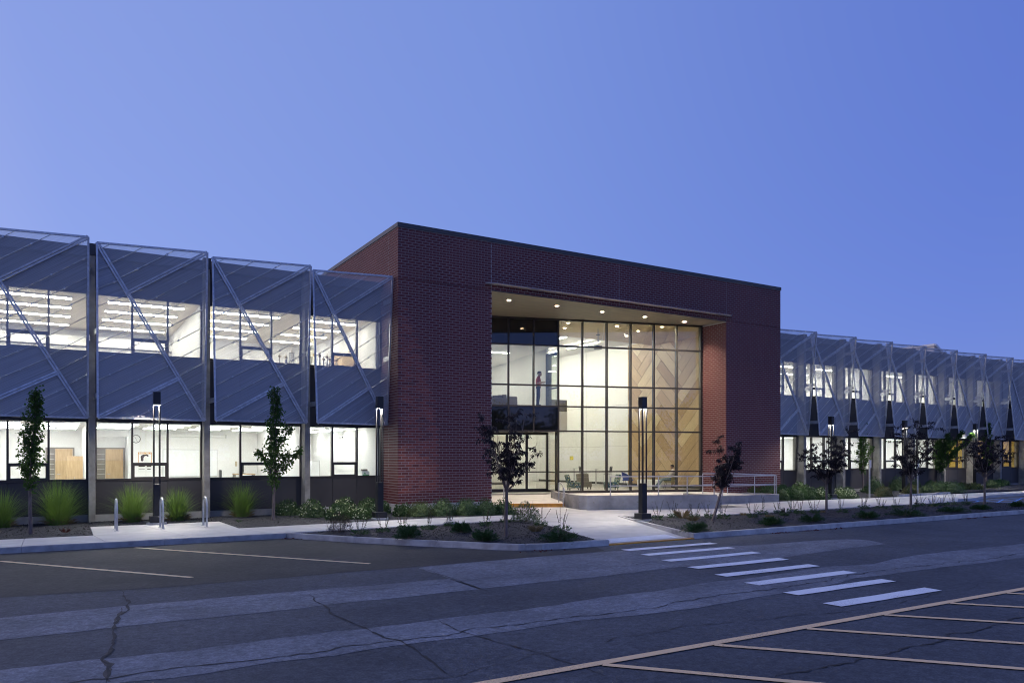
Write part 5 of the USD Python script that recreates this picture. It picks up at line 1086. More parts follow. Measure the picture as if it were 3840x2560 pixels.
copy_of(rk, (-8.43, -1.92, 0), 0, 'galvanised hoop bike rack before the lamp tower'); copy_of(rk, (-7.2, -1.92, 0), 0, 'right of the three galvanised hoop bike racks')
for x, y, l in [(25.63, -2.42, 'thin grey sign post with its plate edge on, near the slim tree'), (30.2, -2.3, 'thin grey sign post beside the wide plum tree')]:
    t = thing('sign_post', l, 'sign', (x, y, 0))
    part(t, 'post', MB().cbox(x - .03, x + .03, y - .03, y + .03, -.1, 2.0, .004), M['steel'])
    part(t, 'plate', MB().bar((x + .035, y + .01, 1.78), (x + .30, y + .10, 1.78), .004, .42), M['white_plastic'])
def stain(label, pts, w, z):
    pass
# tyre scuffs on the kerb face are wear on the stone itself; dead leaves lie in the gutter
lv_ = MB(); r = np.random.default_rng(77); n = 260
c = np.array([(-5.5, -5.62), (-5.3, -5.7), (-4.9, -6.0), (7.5, -11.6), (9.0, -11.6), (10.2, -11.58), (18, -11.55), (19.2, -11.55), (-1, -11.6)])[r.integers(0, 9, n)] + r.normal(0, 1, (n, 2)) * [.22, .06]
c[:, 1] = np.minimum(c[:, 1], np.where(c[:, 0] > -3, -11.47, 9)); leaves(lv_, np.c_[c, np.full(n, RZ + .012)], np.c_[r.normal(0, 1, (n, 2)), r.uniform(0, .25, n)], r.uniform(.04, .07, n), .035, r, .2)
single('leaf_litter', lv_, M['leaf_red'], 'dry reddish leaves gathered in the gutter along the kerb', 'leaf litter', kind='stuff')

# ------------------------------------------------------------------ people
def hullbody(bones, rl=.018, it=6, lam=.5):
    S = lambda p, q: manifold3d.Manifold.sphere(q, 16).translate(tuple(map(float, p)))
    out = manifold3d.Manifold()
    parts = [manifold3d.Manifold.batch_hull([S(a, ra), S(b, rb)]) for a, ra, b, rb in bones]
    m = manifold3d.Manifold.batch_boolean(parts, manifold3d.OpType.Add).refine_to_length(rl)
    k = m.to_mesh(); tm = trimesh.Trimesh(k.vert_properties[:, :3], k.tri_verts, process=True)
    trimesh.smoothing.filter_taubin(tm, lamb=.5, nu=.53, iterations=it); return tm
def chain(J, names): return [(J[a][0], J[a][1], J[b][0], J[b][1]) for a, b in names]
M['skin'] = mat('skin', (0.42, 0.26, 0.18), (0.46, 0.29, 0.20), 6, .5); M['hair'] = mat('hair', (0.02, 0.014, 0.010), (0.04, 0.028, 0.02), 30, .6)
M['red_cloth'] = mat('red_shirt', (0.42, 0.07, 0.05), (0.47, 0.09, 0.06), 12, .85); M['jean'] = mat('jeans', (0.035, 0.048, 0.085), (0.05, 0.065, 0.11), 14, .85)
M['pale_cloth'] = mat('pale_shirt', (0.60, 0.52, 0.50), (0.68, 0.60, 0.58), 12, .85); M['jean_pale'] = mat('pale_jeans', (0.16, 0.21, 0.25), (0.22, 0.28, 0.32), 14, .85)
def hand(wrist, fwd, up, side):
    """palm, four unequal bent fingers and a thumb from the side of the palm"""
    f = np.array(fwd, float); f /= np.linalg.norm(f); u = np.array(up, float); u -= f * (u @ f); u /= np.linalg.norm(u); s = np.cross(u, f) * side; w = np.array(wrist, float); B = []
    p0, p1 = w + f * .02, w + f * .085
    for k in (-.026, 0, .026): B.append((w + s * k * .6, .017, p1 + s * k, .014))
    for k, L in zip((-.03, -.01, .011, .030), (.062, .078, .083, .070)):
        a = p1 + s * k; b = a + f * L * .5 - u * .012; c_ = b + f * L * .38 - u * .03; B += [(a, .0095, b, .0088), (b, .0088, c_, .0075)]
    t = w + f * .03 + s * .032; t1 = t + f * .03 + s * .03 - u * .008; t2 = t1 + f * .032 + s * .006 - u * .012; B += [(w + f * .02, .015, t, .013), (t, .012, t1, .0105), (t1, .0105, t2, .009)]
    return B
def person(label, loc, rot, J, hands, shirt, trousers, sleeve='short'):
    t = thing('person', label, 'person', loc, rot); LOCAL[str(t.GetPath())] = True
    V = {k: np.array(v[0], float) for k, v in J.items()}; R = {k: v[1] for k, v in J.items()}
    b = lambda *pairs: [(V[x], R[x], V[y], R[y]) for x, y in pairs]
    core = b(('pelvis', 'waist'), ('waist', 'chest'), ('chest', 'neck0'), ('neck0', 'neck1'))
    for s in 'lr': core += b((f'hip_{s}', f'knee_{s}'), (f'knee_{s}', f'ankle_{s}'), ('pelvis', f'hip_{s}'), ('chest', f'sh_{s}'), ('neck0', f'sh_{s}'), (f'sh_{s}', f'el_{s}'), (f'el_{s}', f'wr_{s}'), (f'ankle_{s}', f'toe_{s}'))
    h = V['head']; fx, up = np.array(J['face'][0], float), np.array([0, 0, 1.0]); fx /= np.linalg.norm(fx); sd = np.cross(up, fx)
    head = [(h + fx * -.02, .092, h + fx * .025 + up * .02, .085), (h + fx * .02, .085, h + fx * .045 - up * .085, .048), (V['neck1'], R['neck1'], h - up * .03, .07), (h + fx * .098 - up * .0, .012, h + fx * .118 - up * .035, .014), (h + fx * .085 - up * .068 - sd * .018, .010, h + fx * .085 - up * .068 + sd * .018, .010)]
    for q in (-1, 1): head += [(h + sd * q * .088 + up * .01, .014, h + sd * q * .086 - up * .025, .011), (h + fx * .082 + sd * q * .034 + up * .012, .012, h + fx * .084 + sd * q * .030 + up * .012, .012)]
    hb = []
    for s, (fw, u, sg) in hands.items(): hb += hand(V[f'wr_{s}'], fw, u, sg)
    body = hullbody(core + head + hb, .012, 4); part(t, 'body', MB().tm(body), M['skin'], smooth=True)
    eyes = MB()
    for q in (-1, 1): eyes.tm(trimesh.creation.icosphere(1, .009).apply_translation(h + fx * .092 + sd * q * .033 + up * .012))
    part(t, 'eyes', eyes, M['hair'])
    g = .013; sh = [(a, ra + g, c_, rc + g) for a, ra, c_, rc in b(('pelvis', 'waist'), ('waist', 'chest'), ('chest', 'neck0'), ('chest', 'sh_l'), ('chest', 'sh_r'), ('neck0', 'sh_l'), ('neck0', 'sh_r'))]
    for s in 'lr':
        sh.append((V[f'sh_{s}'], R[f'sh_{s}'] + g, V[f'sh_{s}'] + (V[f'el_{s}'] - V[f'sh_{s}']) * (.75 if sleeve == 'short' else 1), R[f'el_{s}'] + g + .006))
        if sleeve == 'long': sh.append((V[f'el_{s}'], R[f'el_{s}'] + g, V[f'el_{s}'] + (V[f'wr_{s}'] - V[f'el_{s}']) * .9, R[f'wr_{s}'] + g))
    part(t, 'shirt', MB().tm(hullbody(sh, .02, 4)), M[shirt], smooth=True)
    tr = [(a, ra + g, c_, rc + g) for a, ra, c_, rc in b(('pelvis', 'hip_l'), ('pelvis', 'hip_r'), ('hip_l', 'knee_l'), ('hip_r', 'knee_r'), ('knee_l', 'ankle_l'), ('knee_r', 'ankle_r'))]
    part(t, 'trousers', MB().tm(hullbody(tr, .02, 4)), M[trousers], smooth=True)
    for s in 'lr': part(t, 'shoe', MB().tm(hullbody([(V[f'ankle_{s}'] + [-.03, 0, -.035], .048, V[f'toe_{s}'], .038), (V[f'ankle_{s}'], .045, V[f'toe_{s}'], .036)], .02, 3)), M['black_plastic'], smooth=True)
    hr = hullbody([(h - fx * .03 + up * .03, .092, h + fx * .02 + up * .045, .082), (h - fx * .055 - up * .02, .062, h - fx * .04 + up * .02, .08)], .02, 3); part(t, 'hair', MB().tm(hr), M['hair'], smooth=True); return t
ST = dict(pelvis=((0, 0, .95), .115), waist=((-.01, 0, 1.1), .112), chest=((0, 0, 1.3), .118), neck0=((.015, 0, 1.46), .06), neck1=((.035, 0, 1.53), .052), head=((.06, 0, 1.635), .1), face=((1, 0, -.2), 0),
          hip_l=((0, .085, .9), .088), hip_r=((0, -.085, .9), .088), knee_l=((.03, .10, .5), .058), knee_r=((-.03, -.09, .5), .058), ankle_l=((-.02, .12, .09), .04), ankle_r=((-.06, -.11, .09), .04), toe_l=((.13, .14, .045), .036), toe_r=((.1, -.13, .045), .036),
          sh_l=((0, .18, 1.41), .055), sh_r=((0, -.18, 1.41), .055), el_l=((-.04, .235, 1.13), .042), el_r=((-.05, -.24, 1.14), .042), wr_l=((.19, .2, 1.16), .028), wr_r=((.2, -.13, 1.2), .028))
person('person in red shirt and dark jeans standing behind the upper glass', (9.55, 4.9, 4.69), -31, ST, {'l': ((1, -.2, .1), (0, .3, 1), 1), 'r': ((1, .3, .25), (0, -.3, 1), -1)}, 'red_cloth', 'jean')
SI = dict(pelvis=((-.05, 0, .55), .125), waist=((-.10, 0, .70), .118), chest=((-.16, 0, .90), .118), neck0=((-.17, 0, 1.06), .06), neck1=((-.15, 0, 1.13), .052), head=((-.13, 0, 1.235), .1), face=((1, 0, -.15), 0),
          hip_l=((.0, .09, .53), .092), hip_r=((.0, -.09, .53), .092), knee_l=((.43, .14, .54), .06), knee_r=((.44, -.1, .52), .06), ankle_l=((.72, .13, .12), .042), ankle_r=((.80, -.08, .11), .042), toe_l=((.88, .15, .055), .036), toe_r=((.95, -.09, .06), .036),
          sh_l=((-.15, .18, 1.0), .055), sh_r=((-.15, -.18, 1.0), .055), el_l=((-.02, .25, .76), .044), el_r=((-.02, -.25, .76), .044), wr_l=((.2, .13, .68), .03), wr_r=((.2, -.12, .68), .03))
person('person in pale shirt and light jeans sitting in an armchair by the wood wall', (18.75, 5.35, .36), 149, SI, {'l': ((1, -.5, -.1), (0, 0, 1), 1), 'r': ((1, .5, -.1), (0, 0, 1), -1)}, 'pale_cloth', 'jean_pale', 'long')

# ------------------------------------------------------------------ furniture of the entrance hall
M['pattern'] = usdkit.material(stage, '/World/Looks/patterned_fabric', {
    'g': ('geometry', {}), 'v': ('voronoi_texture', {'scale': 19.0, 'randomness': 1.0}), 'sp': ('separate_color', {}), 'r': ('rgb_ramp', {'interpolate': False, 'ramp': [(0, (0.03, 0.10, 0.14)), (.25, (0.12, 0.20, 0.16)), (.45, (0.33, 0.36, 0.20)), (.62, (0.05, 0.16, 0.26)), (.8, (0.45, 0.46, 0.38)), (.92, (0.02, 0.06, 0.09))]}), 'p': ('principled_bsdf', {'roughness': .85})},
    [('g.position', 'v.vector'), ('v.color', 'sp.color'), ('sp.r', 'r.fac'), ('r.color', 'p.base_color')], surface='p.BSDF')
M['taupe'] = mat('taupe_fabric', (0.20, 0.175, 0.14), (0.25, 0.22, 0.18), 25, .9); M['blue_fabric'] = mat('blue_fabric', (0.06, 0.09, 0.36), (0.08, 0.12, 0.42), 20, .85); M['olive'] = mat('olive_shell', (0.30, 0.27, 0.10), (0.36, 0.32, 0.13), 8, .6)
def slipper_chair(label, x, y, rot, m):
    t = thing('lounge_chair', label, 'chair', (x, y, .36), rot, 'low lounge chairs in the entrance hall'); LOCAL[str(t.GetPath())] = True
    part(t, 'seat', MB().cbox(-.34, .36, -.34, .34, .12, .43, .03), M[m])
    prof = Polygon([(-.36, .40), (-.22, .434), (-.31, .82), (-.35, .85), (-.45, .83), (-.47, .78)]); b = trimesh.creation.extrude_polygon(prof, .68, engine='earcut'); v = b.vertices
    part(t, 'backrest', MB().add(np.c_[v[:, 0], v[:, 2] - .34, v[:, 1]], b.faces), M[m])
    for sx in (-.28, .3):
        for sy in (-.28, .28): part(t, 'leg', MB().cyl((sx, sy), .03, 0, .12, 8, .035), M['black_plastic'])
    return t
slipper_chair('patterned blue green lounge chair behind the stair rail facing right', 12.75, 6.3, -25, 'pattern')
slipper_chair('plain taupe lounge chair between the two patterned ones', 14.1, 7.2, -110, 'taupe')
slipper_chair('patterned blue green lounge chair facing left beside the taupe one', 14.75, 5.6, 155, 'pattern')
def shell_chair(label, x, y, rot, m, name='armchair'):
    t = thing(name, label, 'chair', (x, y, .36), rot); LOCAL[str(t.GetPath())] = True
    n = 13; a = np.linspace(-1.9, 1.9, n); V = []
    for s, z, k in ((0, .42, .75), (1, .60, .95), (2, .86, 1.06)): V.append(np.c_[-np.cos(a * .8) * .30 * k + .0, np.sin(a * .8) * .33 * k, z - (.0 if s < 2 else .22) * (np.abs(a) / 1.9) ** 2])
    P = np.vstack(V); F = [(i + j * n, i + 1 + j * n, i + 1 + (j + 1) * n, i + (j + 1) * n) for j in range(2) for i in range(n - 1)]
    P2 = P * [1.1, 1.1, 1]; P2[:, 2] += .005
    rim = [(2 * n + i, 2 * n + i + 1, 3 * n + 2 * n + i + 1, 3 * n + 2 * n + i) for i in range(n - 1)]
    part(t, 'shell', MB().add(np.vstack([P, P2]), F + [tuple(q + 3 * n for q in f[::-1]) for f in F] + rim), M[m], smooth=40)
    part(t, 'seat', MB().cbox(-.24, .3, -.26, .26, .36, .44, .03), M[m])
    for sx in (-.22, .26):
        for sy in (-.22, .22): part(t, 'leg', MB().tube([(sx * .8, sy * .8, .37), (sx * 1.15, sy * 1.15, 0)], .012, 6), M['black_plastic'])
    return t
shell_chair('olive shell armchair with the seated person by the wood wall', 18.75, 5.35, 149, 'olive')
shell_chair('blue upholstered armchair half hidden by the lamp tower', 18.6, 8.9, -60, 'blue_fabric')
def high_table(label, x, y):
    t = thing('high_table', label, 'table', (x, y, .36)); LOCAL[str(t.GetPath())] = True
    part(t, 'table_top', MB().cyl((0, 0), .38, 1.03, 1.06, 28), M['white_plastic']); part(t, 'column', MB().cyl((0, 0), .055, .02, 1.03, 12).cyl((0, 0), .12, 1.0, 1.03, 12, .2), M['tray']); part(t, 'foot', MB().cyl((0, 0), .27, 0, .025, 24), M['tray'])
high_table('left of the two round high tables at the white wall', 18.95, 14.9); high_table('right round high table with stools at the white wall', 18.95, 12.5)
def stool(label, x, y, rot):
    t = thing('bar_stool', label, 'stool', (x, y, .36), rot); LOCAL[str(t.GetPath())] = True
    part(t, 'seat', MB().cbox(-.2, .2, -.21, .21, .72, .75, .01), M['black_plastic'])
    part(t, 'backrest', MB().add(*(lambda m: (np.c_[-.2 - .05 * ((m.vertices[:, 1] - .8) / .4), m.vertices[:, 0], m.vertices[:, 1]] + np.c_[m.vertices[:, 2], np.zeros((len(m.vertices), 2))], m.faces))(trimesh.creation.extrude_polygon(Polygon([(-.2, .82), (.2, .82), (.21, 1.14), (.17, 1.2), (-.17, 1.2), (-.21, 1.14)]).difference(sbox(-.07, 1.12, .07, 1.16)), .02, engine='earcut'))), M['black_plastic'])
    for sx in (-1, 1):
        for sy in (-1, 1): part(t, 'leg', MB().tube([(sx * .17, sy * .18, .72), (sx * .24, sy * .24, 0)], .011, 6), M['tray'])
    part(t, 'foot_ring', MB().tube([(.21, -.22, .3), (.21, .22, .3)], .009, 6).tube([(-.21, -.22, .3), (-.21, .22, .3)], .009, 6), M['tray'])
stool('black bar stool left of the right high table', 18.0, 12.6, -20); stool('black bar stool right of the right high table', 18.9, 11.2, 120)
bn = thing('bench', 'low white bench box along the foot of the wood wall', 'bench', (19.3, 7.3, .36)); part(bn, 'box', MB().cbox(19.0, 19.75, 6.3, 8.5, .37, .80, .02), M['white_plastic']); part(bn, 'kick_base', MB().box(19.06, 19.7, 6.35, 8.45, .36, .369), M['base'])
sg = thing('wall_notice', 'small yellow notice on the white hall wall', 'notice', (19.88, 16.5, 2.1)); part(sg, 'sheet', MB().box(19.872, 19.892, 16.32, 16.74, 1.95, 2.22), mat('yellow_sheet', (.75, .62, .02), None, rough=.6))
tx = meshkit.text_mesh('PLEASE', .04, .002); v = tx.vertices; part(sg, 'lettering', MB().add(np.c_[19.871 - v[:, 2], 16.72 - v[:, 0], 2.14 + v[:, 1]], tx.faces[:, ::-1] if False else tx.faces), M['black_plastic'])
pj = thing('ceiling_projector', 'dark projector hanging on a long pole from the hall ceiling', 'projector', (13.3, 4.9, 8.0)); part(pj, 'pole', MB().cyl((13.3, 4.9), .025, 8.0, 8.93, 10), M['tray']); part(pj, 'body', MB().cbox(13.12, 13.48, 4.75, 5.05, 7.82, 8.0, .03), M['black_plastic']); part(pj, 'ceiling_plate', MB().cyl((13.3, 4.9), .12, 8.57, 8.585, 16), M['black_plastic'])
ex = thing('exit_sign', 'small green lit exit sign behind the plum tree at the doors', 'sign', (8.3, 8.8, 3.0)); part(ex, 'housing', MB().cbox(8.14, 8.46, 8.78, 8.82, 2.98, 3.18, .006), M['white_plastic'])
tx = meshkit.text_mesh('EXIT', .11, .004); v = tx.vertices; part(ex, 'lettering', MB().add(np.c_[8.17 + v[:, 0] * .85, 8.776 - v[:, 2], 3.03 + v[:, 1]], tx.faces[:, ::-1]), M['exit_green'])
# lounge seats upstairs
so = thing('booth_seat', 'grey channelled booth seat upstairs at the left edge of the glass', 'seat', (8.3, 6.4, 4.69))
for k in range(8): part(so, 'back_cushion', MB().cbox(6.6 + k * .24, 6.83 + k * .24, 6.6 - k * .05, 6.75 - k * .05, 5.0, 5.12 + .03 * k, .03), M['taupe'])
part(so, 'seat_base', MB().cbox(6.6, 8.5, 5.75, 6.25, 4.69, 5.1, .03), M['taupe']); part(so, 'end_chair', MB().cbox(8.62, 9.2, 6.3, 6.5, 4.69, 5.26, .05), M['taupe'])
# ------------------------------------------------------------------ things in the classrooms
F_ = (9.3 + 26.97) / (10.97 + 26.97)
def bx(x, z): return -11.14 + (x + 11.14) * F_, 2.13 + (z - 2.13) * F_
def clock(label, x, y, z, rr):
    t = thing('wall_clock', label, 'clock', (x, y, z)); part(t, 'rim', MB().tube([(x + rr * math.cos(a), y - .03, z + rr * math.sin(a)) for a in np.linspace(0, 6.2832, 33)], .012, 6), M['black_plastic'])
    d = trimesh.creation.cylinder(rr, .03, sections=32); v = d.vertices; part(t, 'face', MB().add(np.c_[v[:, 0] + x, v[:, 2] + y - .015, v[:, 1] + z], d.faces), M['white_plastic'])
    hd = MB()
    for a, L in ((2.2, .55), (-1.2, .8)): hd.bar((x, y - .034, z), (x + math.cos(a) * rr * L, y - .034, z + math.sin(a) * rr * L), .008, .01)
    for k in range(12): a = k * math.pi / 6; hd.bar((x + math.cos(a) * rr * .78, y - .032, z + math.sin(a) * rr * .78), (x + math.cos(a) * rr * .9, y - .032, z + math.sin(a) * rr * .9), .008, .012)
    part(t, 'hands', hd, M['black_plastic'])
clock('round wall clock above the poster in the ground floor classroom', *[(lambda q: (q[0], 9.29, q[1]))(bx(-8.09, 2.96))][0], .165)
clock('round wall clock in the upper classroom window of the second bay', -8.69, 10.97, 6.91, .17)
x0, z1 = bx(-8.01, 2.37); x1, z0 = bx(-7.45, 1.46)
po = thing('poster', 'orange and white poster with a head below the wall clock', 'poster', (x0, 9.28, z0)); part(po, 'paper', MB().box(x0, x1, 9.282, 9.292, z0, z1), M['white_plastic'])
org = mat('poster_orange', (.62, .28, .03), None, rough=.6); H = z1 - z0; W = x1 - x0; zc = z0 + H * .31
part(po, 'orange_band', MB().box(x0, x1, 9.277, 9.281, z1 - .085, z1 - .003).box(x0, x0 + .022, 9.277, 9.281, zc, z1 - .085).box(x1 - .022, x1, 9.277, 9.281, zc, z1 - .085), org)
hd = shapely.union_all([affinity.scale(shapely.Point(x0 + W * .42, z0 + H * .74).buffer(.12), 1, 1.0), affinity.scale(shapely.Point(x0 + W * .6, z0 + H * .82).buffer(.07), 1.3, .8), affinity.scale(shapely.Point(x0 + W * .3, z0 + H * .62).buffer(.05), 1, 1.4)]).difference(affinity.scale(shapely.Point(x0 + W * .58, z0 + H * .66).buffer(.11), .9, 1.2))
m_ = MB()
for g in getattr(hd, 'geoms', [hd]):
    e = trimesh.creation.extrude_polygon(g, .003, engine='earcut'); v = e.vertices; m_.add(np.c_[v[:, 0], 9.281 - v[:, 2], v[:, 1]], e.faces)
m_.box(x0 + W * .64, x1 - .02, 9.278, 9.281, zc - .04, zc + .06).box(x0 + .02, x0 + W * .5, 9.278, 9.281, zc - .03, zc + .02).box(x0 + W * .66, x1 - .04, 9.278, 9.281, z0 + H * .13, z0 + H * .17).box(x0 + .03, x0 + W * .5, 9.278, 9.281, z0 + H * .14, z0 + H * .16)
part(po, 'print', m_, mat('poster_ink', (.06, .04, .03), None, rough=.7))
tx = meshkit.text_mesh('AND ONLY', .055, .002, bold=True); v = tx.vertices; part(po, 'lettering', MB().add(np.c_[x0 + .02 + v[:, 0] * (W - .04) / v[:, 0].max(), 9.276 - v[:, 2], z1 - .07 + v[:, 1]], tx.faces[:, ::-1]), M['white_plastic'])
x0, z1 = bx(-6.97, 2.48); x1, z0 = bx(-4.65, 1.26)
wb = thing('whiteboard', 'wide whiteboard on the back wall of the ground floor classroom', 'whiteboard', (x0, 9.28, z0)); part(wb, 'board', MB().box(x0, x1, 9.275, 9.295, z0, z1), M['whiteboard']); part(wb, 'frame', MB().box(x0 - .02, x1 + .02, 9.27, 9.295, z1, z1 + .02).box(x0 - .02, x0, 9.27, 9.295, z0, z1).box(x1, x1 + .02, 9.27, 9.295, z0, z1), M['tray']); part(wb, 'pen_tray', MB().box(x0, x1, 9.2, 9.295, z0 - .04, z0 - .002), M['tray'])
sc = thing('projection_screen', 'white rolled projection screen case above the whiteboard', 'screen', (-6, 9.1, 3.1)); part(sc, 'case', MB().cbox(-7.5, -4.6, 9.08, 9.2, 3.02, 3.14, .02), M['white_plastic']); part(sc, 'end_cap', MB().box(-7.54, -7.502, 9.07, 9.21, 3.0, 3.15), M['tray']); part(sc, 'end_cap', MB().box(-4.598, -4.56, 9.07, 9.21, 3.0, 3.15), M['tray'])
ppr = thing('paper_notice', 'white paper taped to the wall right of the wide whiteboard', 'notice', (-4.5, 9.28, 2.2)); part(ppr, 'sheet', MB().box(-4.62, -4.36, 9.286, 9.296, 2.14, 2.34), M['whiteboard'])
w2 = thing('whiteboard', 'whiteboard on the back wall seen through the last left bay', 'whiteboard', (-2.9, 10.96, 1.2)); part(w2, 'board', MB().box(-2.95, -.3, 10.955, 10.985, 1.3, 2.5), M['whiteboard']); part(w2, 'frame', MB().box(-2.97, -.28, 10.95, 10.985, 2.502, 2.52).box(-2.97, -.28, 10.92, 10.985, 1.26, 1.298), M['tray'])
s2 = thing('projection_screen', 'white projection screen case in the last left bay', 'screen', (-1.6, 10.7, 3.0)); part(s2, 'case', MB().cbox(-2.9, -.4, 10.6, 10.74, 2.98, 3.12, .02), M['white_plastic']); part(s2, 'end_cap', MB().box(-.398, -.36, 10.59, 10.75, 2.96, 3.13), M['tray'])
ea = thing('easel_board', 'mobile whiteboard standing behind the last left column', 'whiteboard', (-1.4, 7, .36)); part(ea, 'panel', MB().cbox(-1.75, -.95, 6.98, 7.02, .95, 1.97, .006), M['whiteboard']); part(ea, 'frame', MB().box(-.948, -.92, 6.96, 7.04, .4, 2.0).box(-1.78, -1.752, 6.96, 7.04, .4, 2.0), M['tray'])
pr = thing('ceiling_projector', 'white projector under the ceiling of the last left bay', 'projector', (-.75, 4.2, 3.0)); part(pr, 'body', MB().cbox(-.93, -.6, 4.05, 4.4, 2.93, 3.04, .015), M['white_plastic']); part(pr, 'mount', MB().cyl((-.76, 4.22), .02, 3.04, 3.36, 8), M['tray']); part(pr, 'lens', MB().tube([(-.84, 4.05, 2.985), (-.84, 4.02, 2.985)], .03, 12), M['black_plastic'])
pl = thing('paper_box', 'white and green carton on the sill of the last ground floor window', 'box', (-.45, 2.3, 1.42)); part(pl, 'carton', MB().cbox(-.66, -.36, 2.12, 2.4, 1.40, 1.58, .006), M['white_plastic']); part(pl, 'green_print', MB().poly(Polygon([(-.6, 0), (-.5, 0), (-.55, .08)]), 0, .003).xf([[1, 0, 0, 0], [0, 0, -1, 2.118], [0, 1, 0, 1.46], [0, 0, 0, 1]]).box(-.65, -.37, 2.116, 2.119, 1.405, 1.44), mat('carton_green', (.05, .35, .12), None, rough=.6)); part(pl, 'lid', MB().cbox(-.63, -.42, 2.16, 2.36, 1.582, 1.66, .01), M['taupe'])
part(lw, 'window_shelf', MB().box(-1.2, -.2, 1.96, 2.5, 1.36, 1.398), M['white_plastic']); part(lw, 'window_shelf', MB().box(-6.5, -.2, 1.96, 2.5, 5.62, 5.648), M['white_plastic'])
dk = thing('desk', 'small teacher desk with a screen by the third left bay', 'desk', (-4.0, 8.6, .36)); part(dk, 'desk_top', MB().cbox(-4.35, -3.45, 8.3, 8.9, 1.36, 1.40, .008), M['door_wood']); part(dk, 'side_panel', MB().box(-4.33, -4.30, 8.33, 8.87, .36, 1.36), M['door_frame']); part(dk, 'side_panel', MB().box(-3.50, -3.47, 8.33, 8.87, .36, 1.36), M['door_frame'])
mo = thing('monitor', 'black monitor standing on the teacher desk', 'monitor', (-3.9, 8.6, 1.4)); part(mo, 'panel', MB().cbox(-4.0, -3.95, 8.35, 8.85, 1.48, 1.80, .008), M['black_plastic']); part(mo, 'stand', MB().cyl((-3.93, 8.6), .02, 1.415, 1.5, 8).cyl((-3.93, 8.6), .1, 1.402, 1.415, 14), M['black_plastic'])
ph = thing('wall_phone', 'beige wall telephone beside the third left bay window', 'telephone', (-4.0, 9.26, 1.8)); part(ph, 'base', MB().cbox(-4.15, -4.06, 9.23, 9.292, 1.72, 1.95, .01), mat('beige', (.55, .47, .34), None)); part(ph, 'handset', MB().cbox(-4.14, -4.09, 9.19, 9.228, 1.74, 1.94, .012), mat('beige2', (.5, .42, .3), None)); part(ph, 'cord', MB().tube([(-4.1, 9.22, 1.72), (-4.12, 9.22, 1.5), (-4.08, 9.22, 1.3), (-4.05, 9.23, 1.5)], .008, 5), M['white_plastic'])
ch = thing('office_chair', 'grey mesh office chair beside the teacher desk', 'chair', (-4.75, 8.4, .36)); part(ch, 'backrest', MB().cbox(-4.98, -4.92, 8.15, 8.6, 1.12, 1.58, .02), M['black_plastic']); part(ch, 'seat', MB().cbox(-4.95, -4.5, 8.15, 8.6, .80, .88, .02), M['black_plastic']); part(ch, 'gas_column', MB().cyl((-4.72, 8.38), .025, .4, .8, 8), M['tray']); part(ch, 'foot_star', MB().bar((-4.98, 8.38, .39), (-4.46, 8.38, .39), .04, .04).bar((-4.72, 8.12, .39), (-4.72, 8.64, .39), .04, .04), M['black_plastic'])
cb = thing('cupboard', 'tall maple cupboard beside the first classroom door', 'cupboard', (-10.6, 8.6, .36)); part(cb, 'carcass', MB().cbox(-10.8, -10.24, 8.3, 8.85, .36, 2.18, .006), M['door_wood']); part(cb, 'door', MB().box(-10.79, -10.53, 8.28, 8.298, .45, 2.15), M['door_wood']); part(cb, 'door', MB().box(-10.51, -10.25, 8.28, 8.298, .45, 2.15), M['door_wood']); part(cb, 'handle', MB().box(-10.55, -10.535, 8.25, 8.279, 1.2, 1.35), M['tray'])
cab = thing('cupboard', 'pale wood cupboard in the upper window beside the brick block', 'cupboard', (-.6, 5, 4.6)); part(cab, 'carcass', MB().cbox(-.75, -.2, 4.2, 5.4, 4.6, 6.55, .006), M['door_wood']); part(cab, 'door', MB().box(-.77, -.752, 4.25, 4.8, 4.7, 6.5), M['door_wood']); part(cab, 'door', MB().box(-.77, -.752, 4.82, 5.35, 4.7, 6.5), M['door_wood'])
M['gold'] = mat('gold', (.55, .38, .13), (.65, .47, .18), 8, .3, metal=.9); M['trophy_blue'] = mat('trophy_blue', (.03, .05, .3), None, rough=.3); M['marble'] = mat('marble', (.1, .09, .08), (.2, .18, .16), 9, .3)
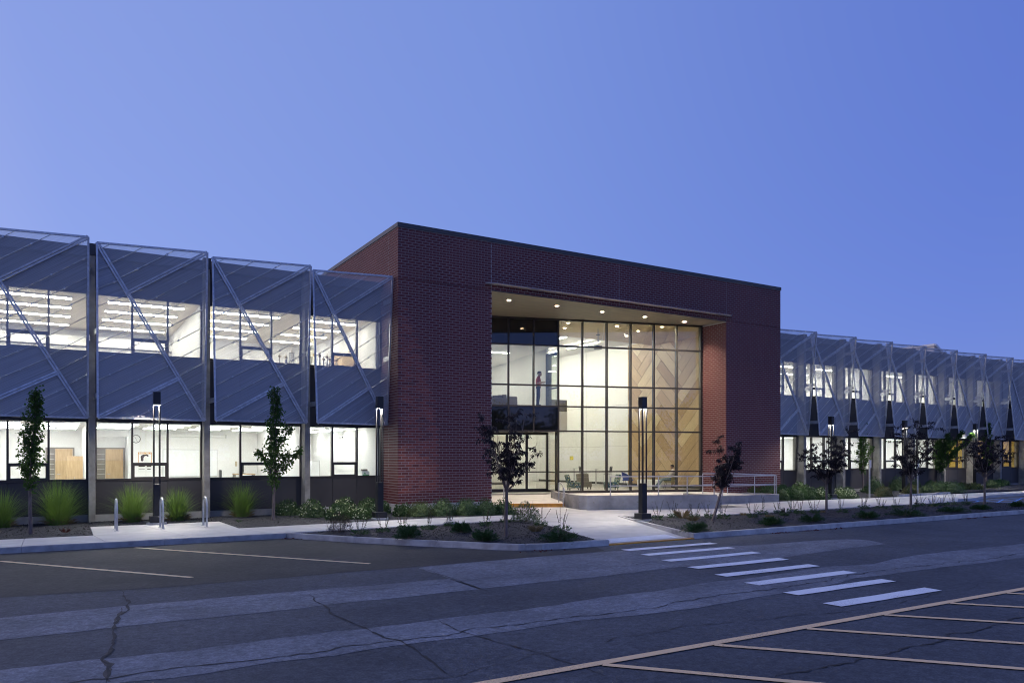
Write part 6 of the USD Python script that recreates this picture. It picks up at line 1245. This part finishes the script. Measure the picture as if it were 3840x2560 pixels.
def trophy(label, x, y, h, kind):
    t = thing('trophy', label, 'trophy', (x, y, 5.648)); LOCAL[str(t.GetPath())] = True
    part(t, 'base', MB().cbox(-.05, .05, -.04, .04, 0, .05, .004), M['marble'])
    if kind == 'column':
        for s in (-1, 0, 1): part(t, 'column', MB().cyl((s * .07, 0), .022, .052, h * .78, 10), M['tray'])
        part(t, 'top_plate', MB().box(-.1, .1, -.04, .04, h * .78, h * .81), M['marble']); part(t, 'figure', MB().cyl((0, 0), .015, h * .81, h * .95, 8).tm(trimesh.creation.icosphere(1, .016).apply_translation((0, 0, h * .97))), M['gold'])
    else:
        part(t, 'column', MB().cyl((0, 0), .028 if kind == 'cup' else .035, .052, h * .5, 12), M['trophy_blue' if kind == 'blue' else 'tray'])
        c = trimesh.creation.revolve(np.array([(0, h * .5), (.03, h * .51), (.012, h * .56), (.045, h * .66), (.055, h * .78), (.05, h * .79), (0, h * .70)]), sections=16); part(t, 'cup', MB().tm(c), M['gold'], smooth=40)
        part(t, 'figure', MB().cyl((0, 0), .010, h * .72, h * .93, 8).tube([(-.03, 0, h * .95), (0, 0, h * .88), (.03, 0, h * .97)], .006, 5), M['gold'])
        part(t, 'handle', MB().tube([(.045, 0, h * .77), (.08, 0, h * .74), (.075, 0, h * .66), (.04, 0, h * .62)], .005, 5), M['gold']); part(t, 'handle', MB().tube([(-.045, 0, h * .77), (-.08, 0, h * .74), (-.075, 0, h * .66), (-.04, 0, h * .62)], .005, 5), M['gold'])
for i, (x, h, k, l) in enumerate([(-4.25, .5, 'blue', 'blue column trophy left of the diagonal of the third screen'), (-3.91, .42, 'cup', 'wide cup trophy in the upper window of the third bay'), (-3.67, .40, 'blue', 'short trophy between the cup and the triple column'), (-3.45, .58, 'column', 'triple column trophy beside the last upper column'), (-2.75, .45, 'column', 'triple column trophy at the left of the last upper window'),
    (-2.58, .62, 'cup', 'tall cup trophy behind the edge of the last screen'), (-2.37, .60, 'cup', 'second tall cup trophy in the last upper window'), (-2.22, .42, 'cup', 'short cup trophy left of the middle of the last upper window'), (-2.08, .56, 'cup', 'pointed trophy before the first mullion of the last upper window'), (-1.98, .44, 'cup', 'short trophy touching the first mullion of the last upper window'), (-1.69, .42, 'cup', 'lone trophy right of the first mullion of the last upper window')]):
    trophy(l, x, 2.15, h, k)
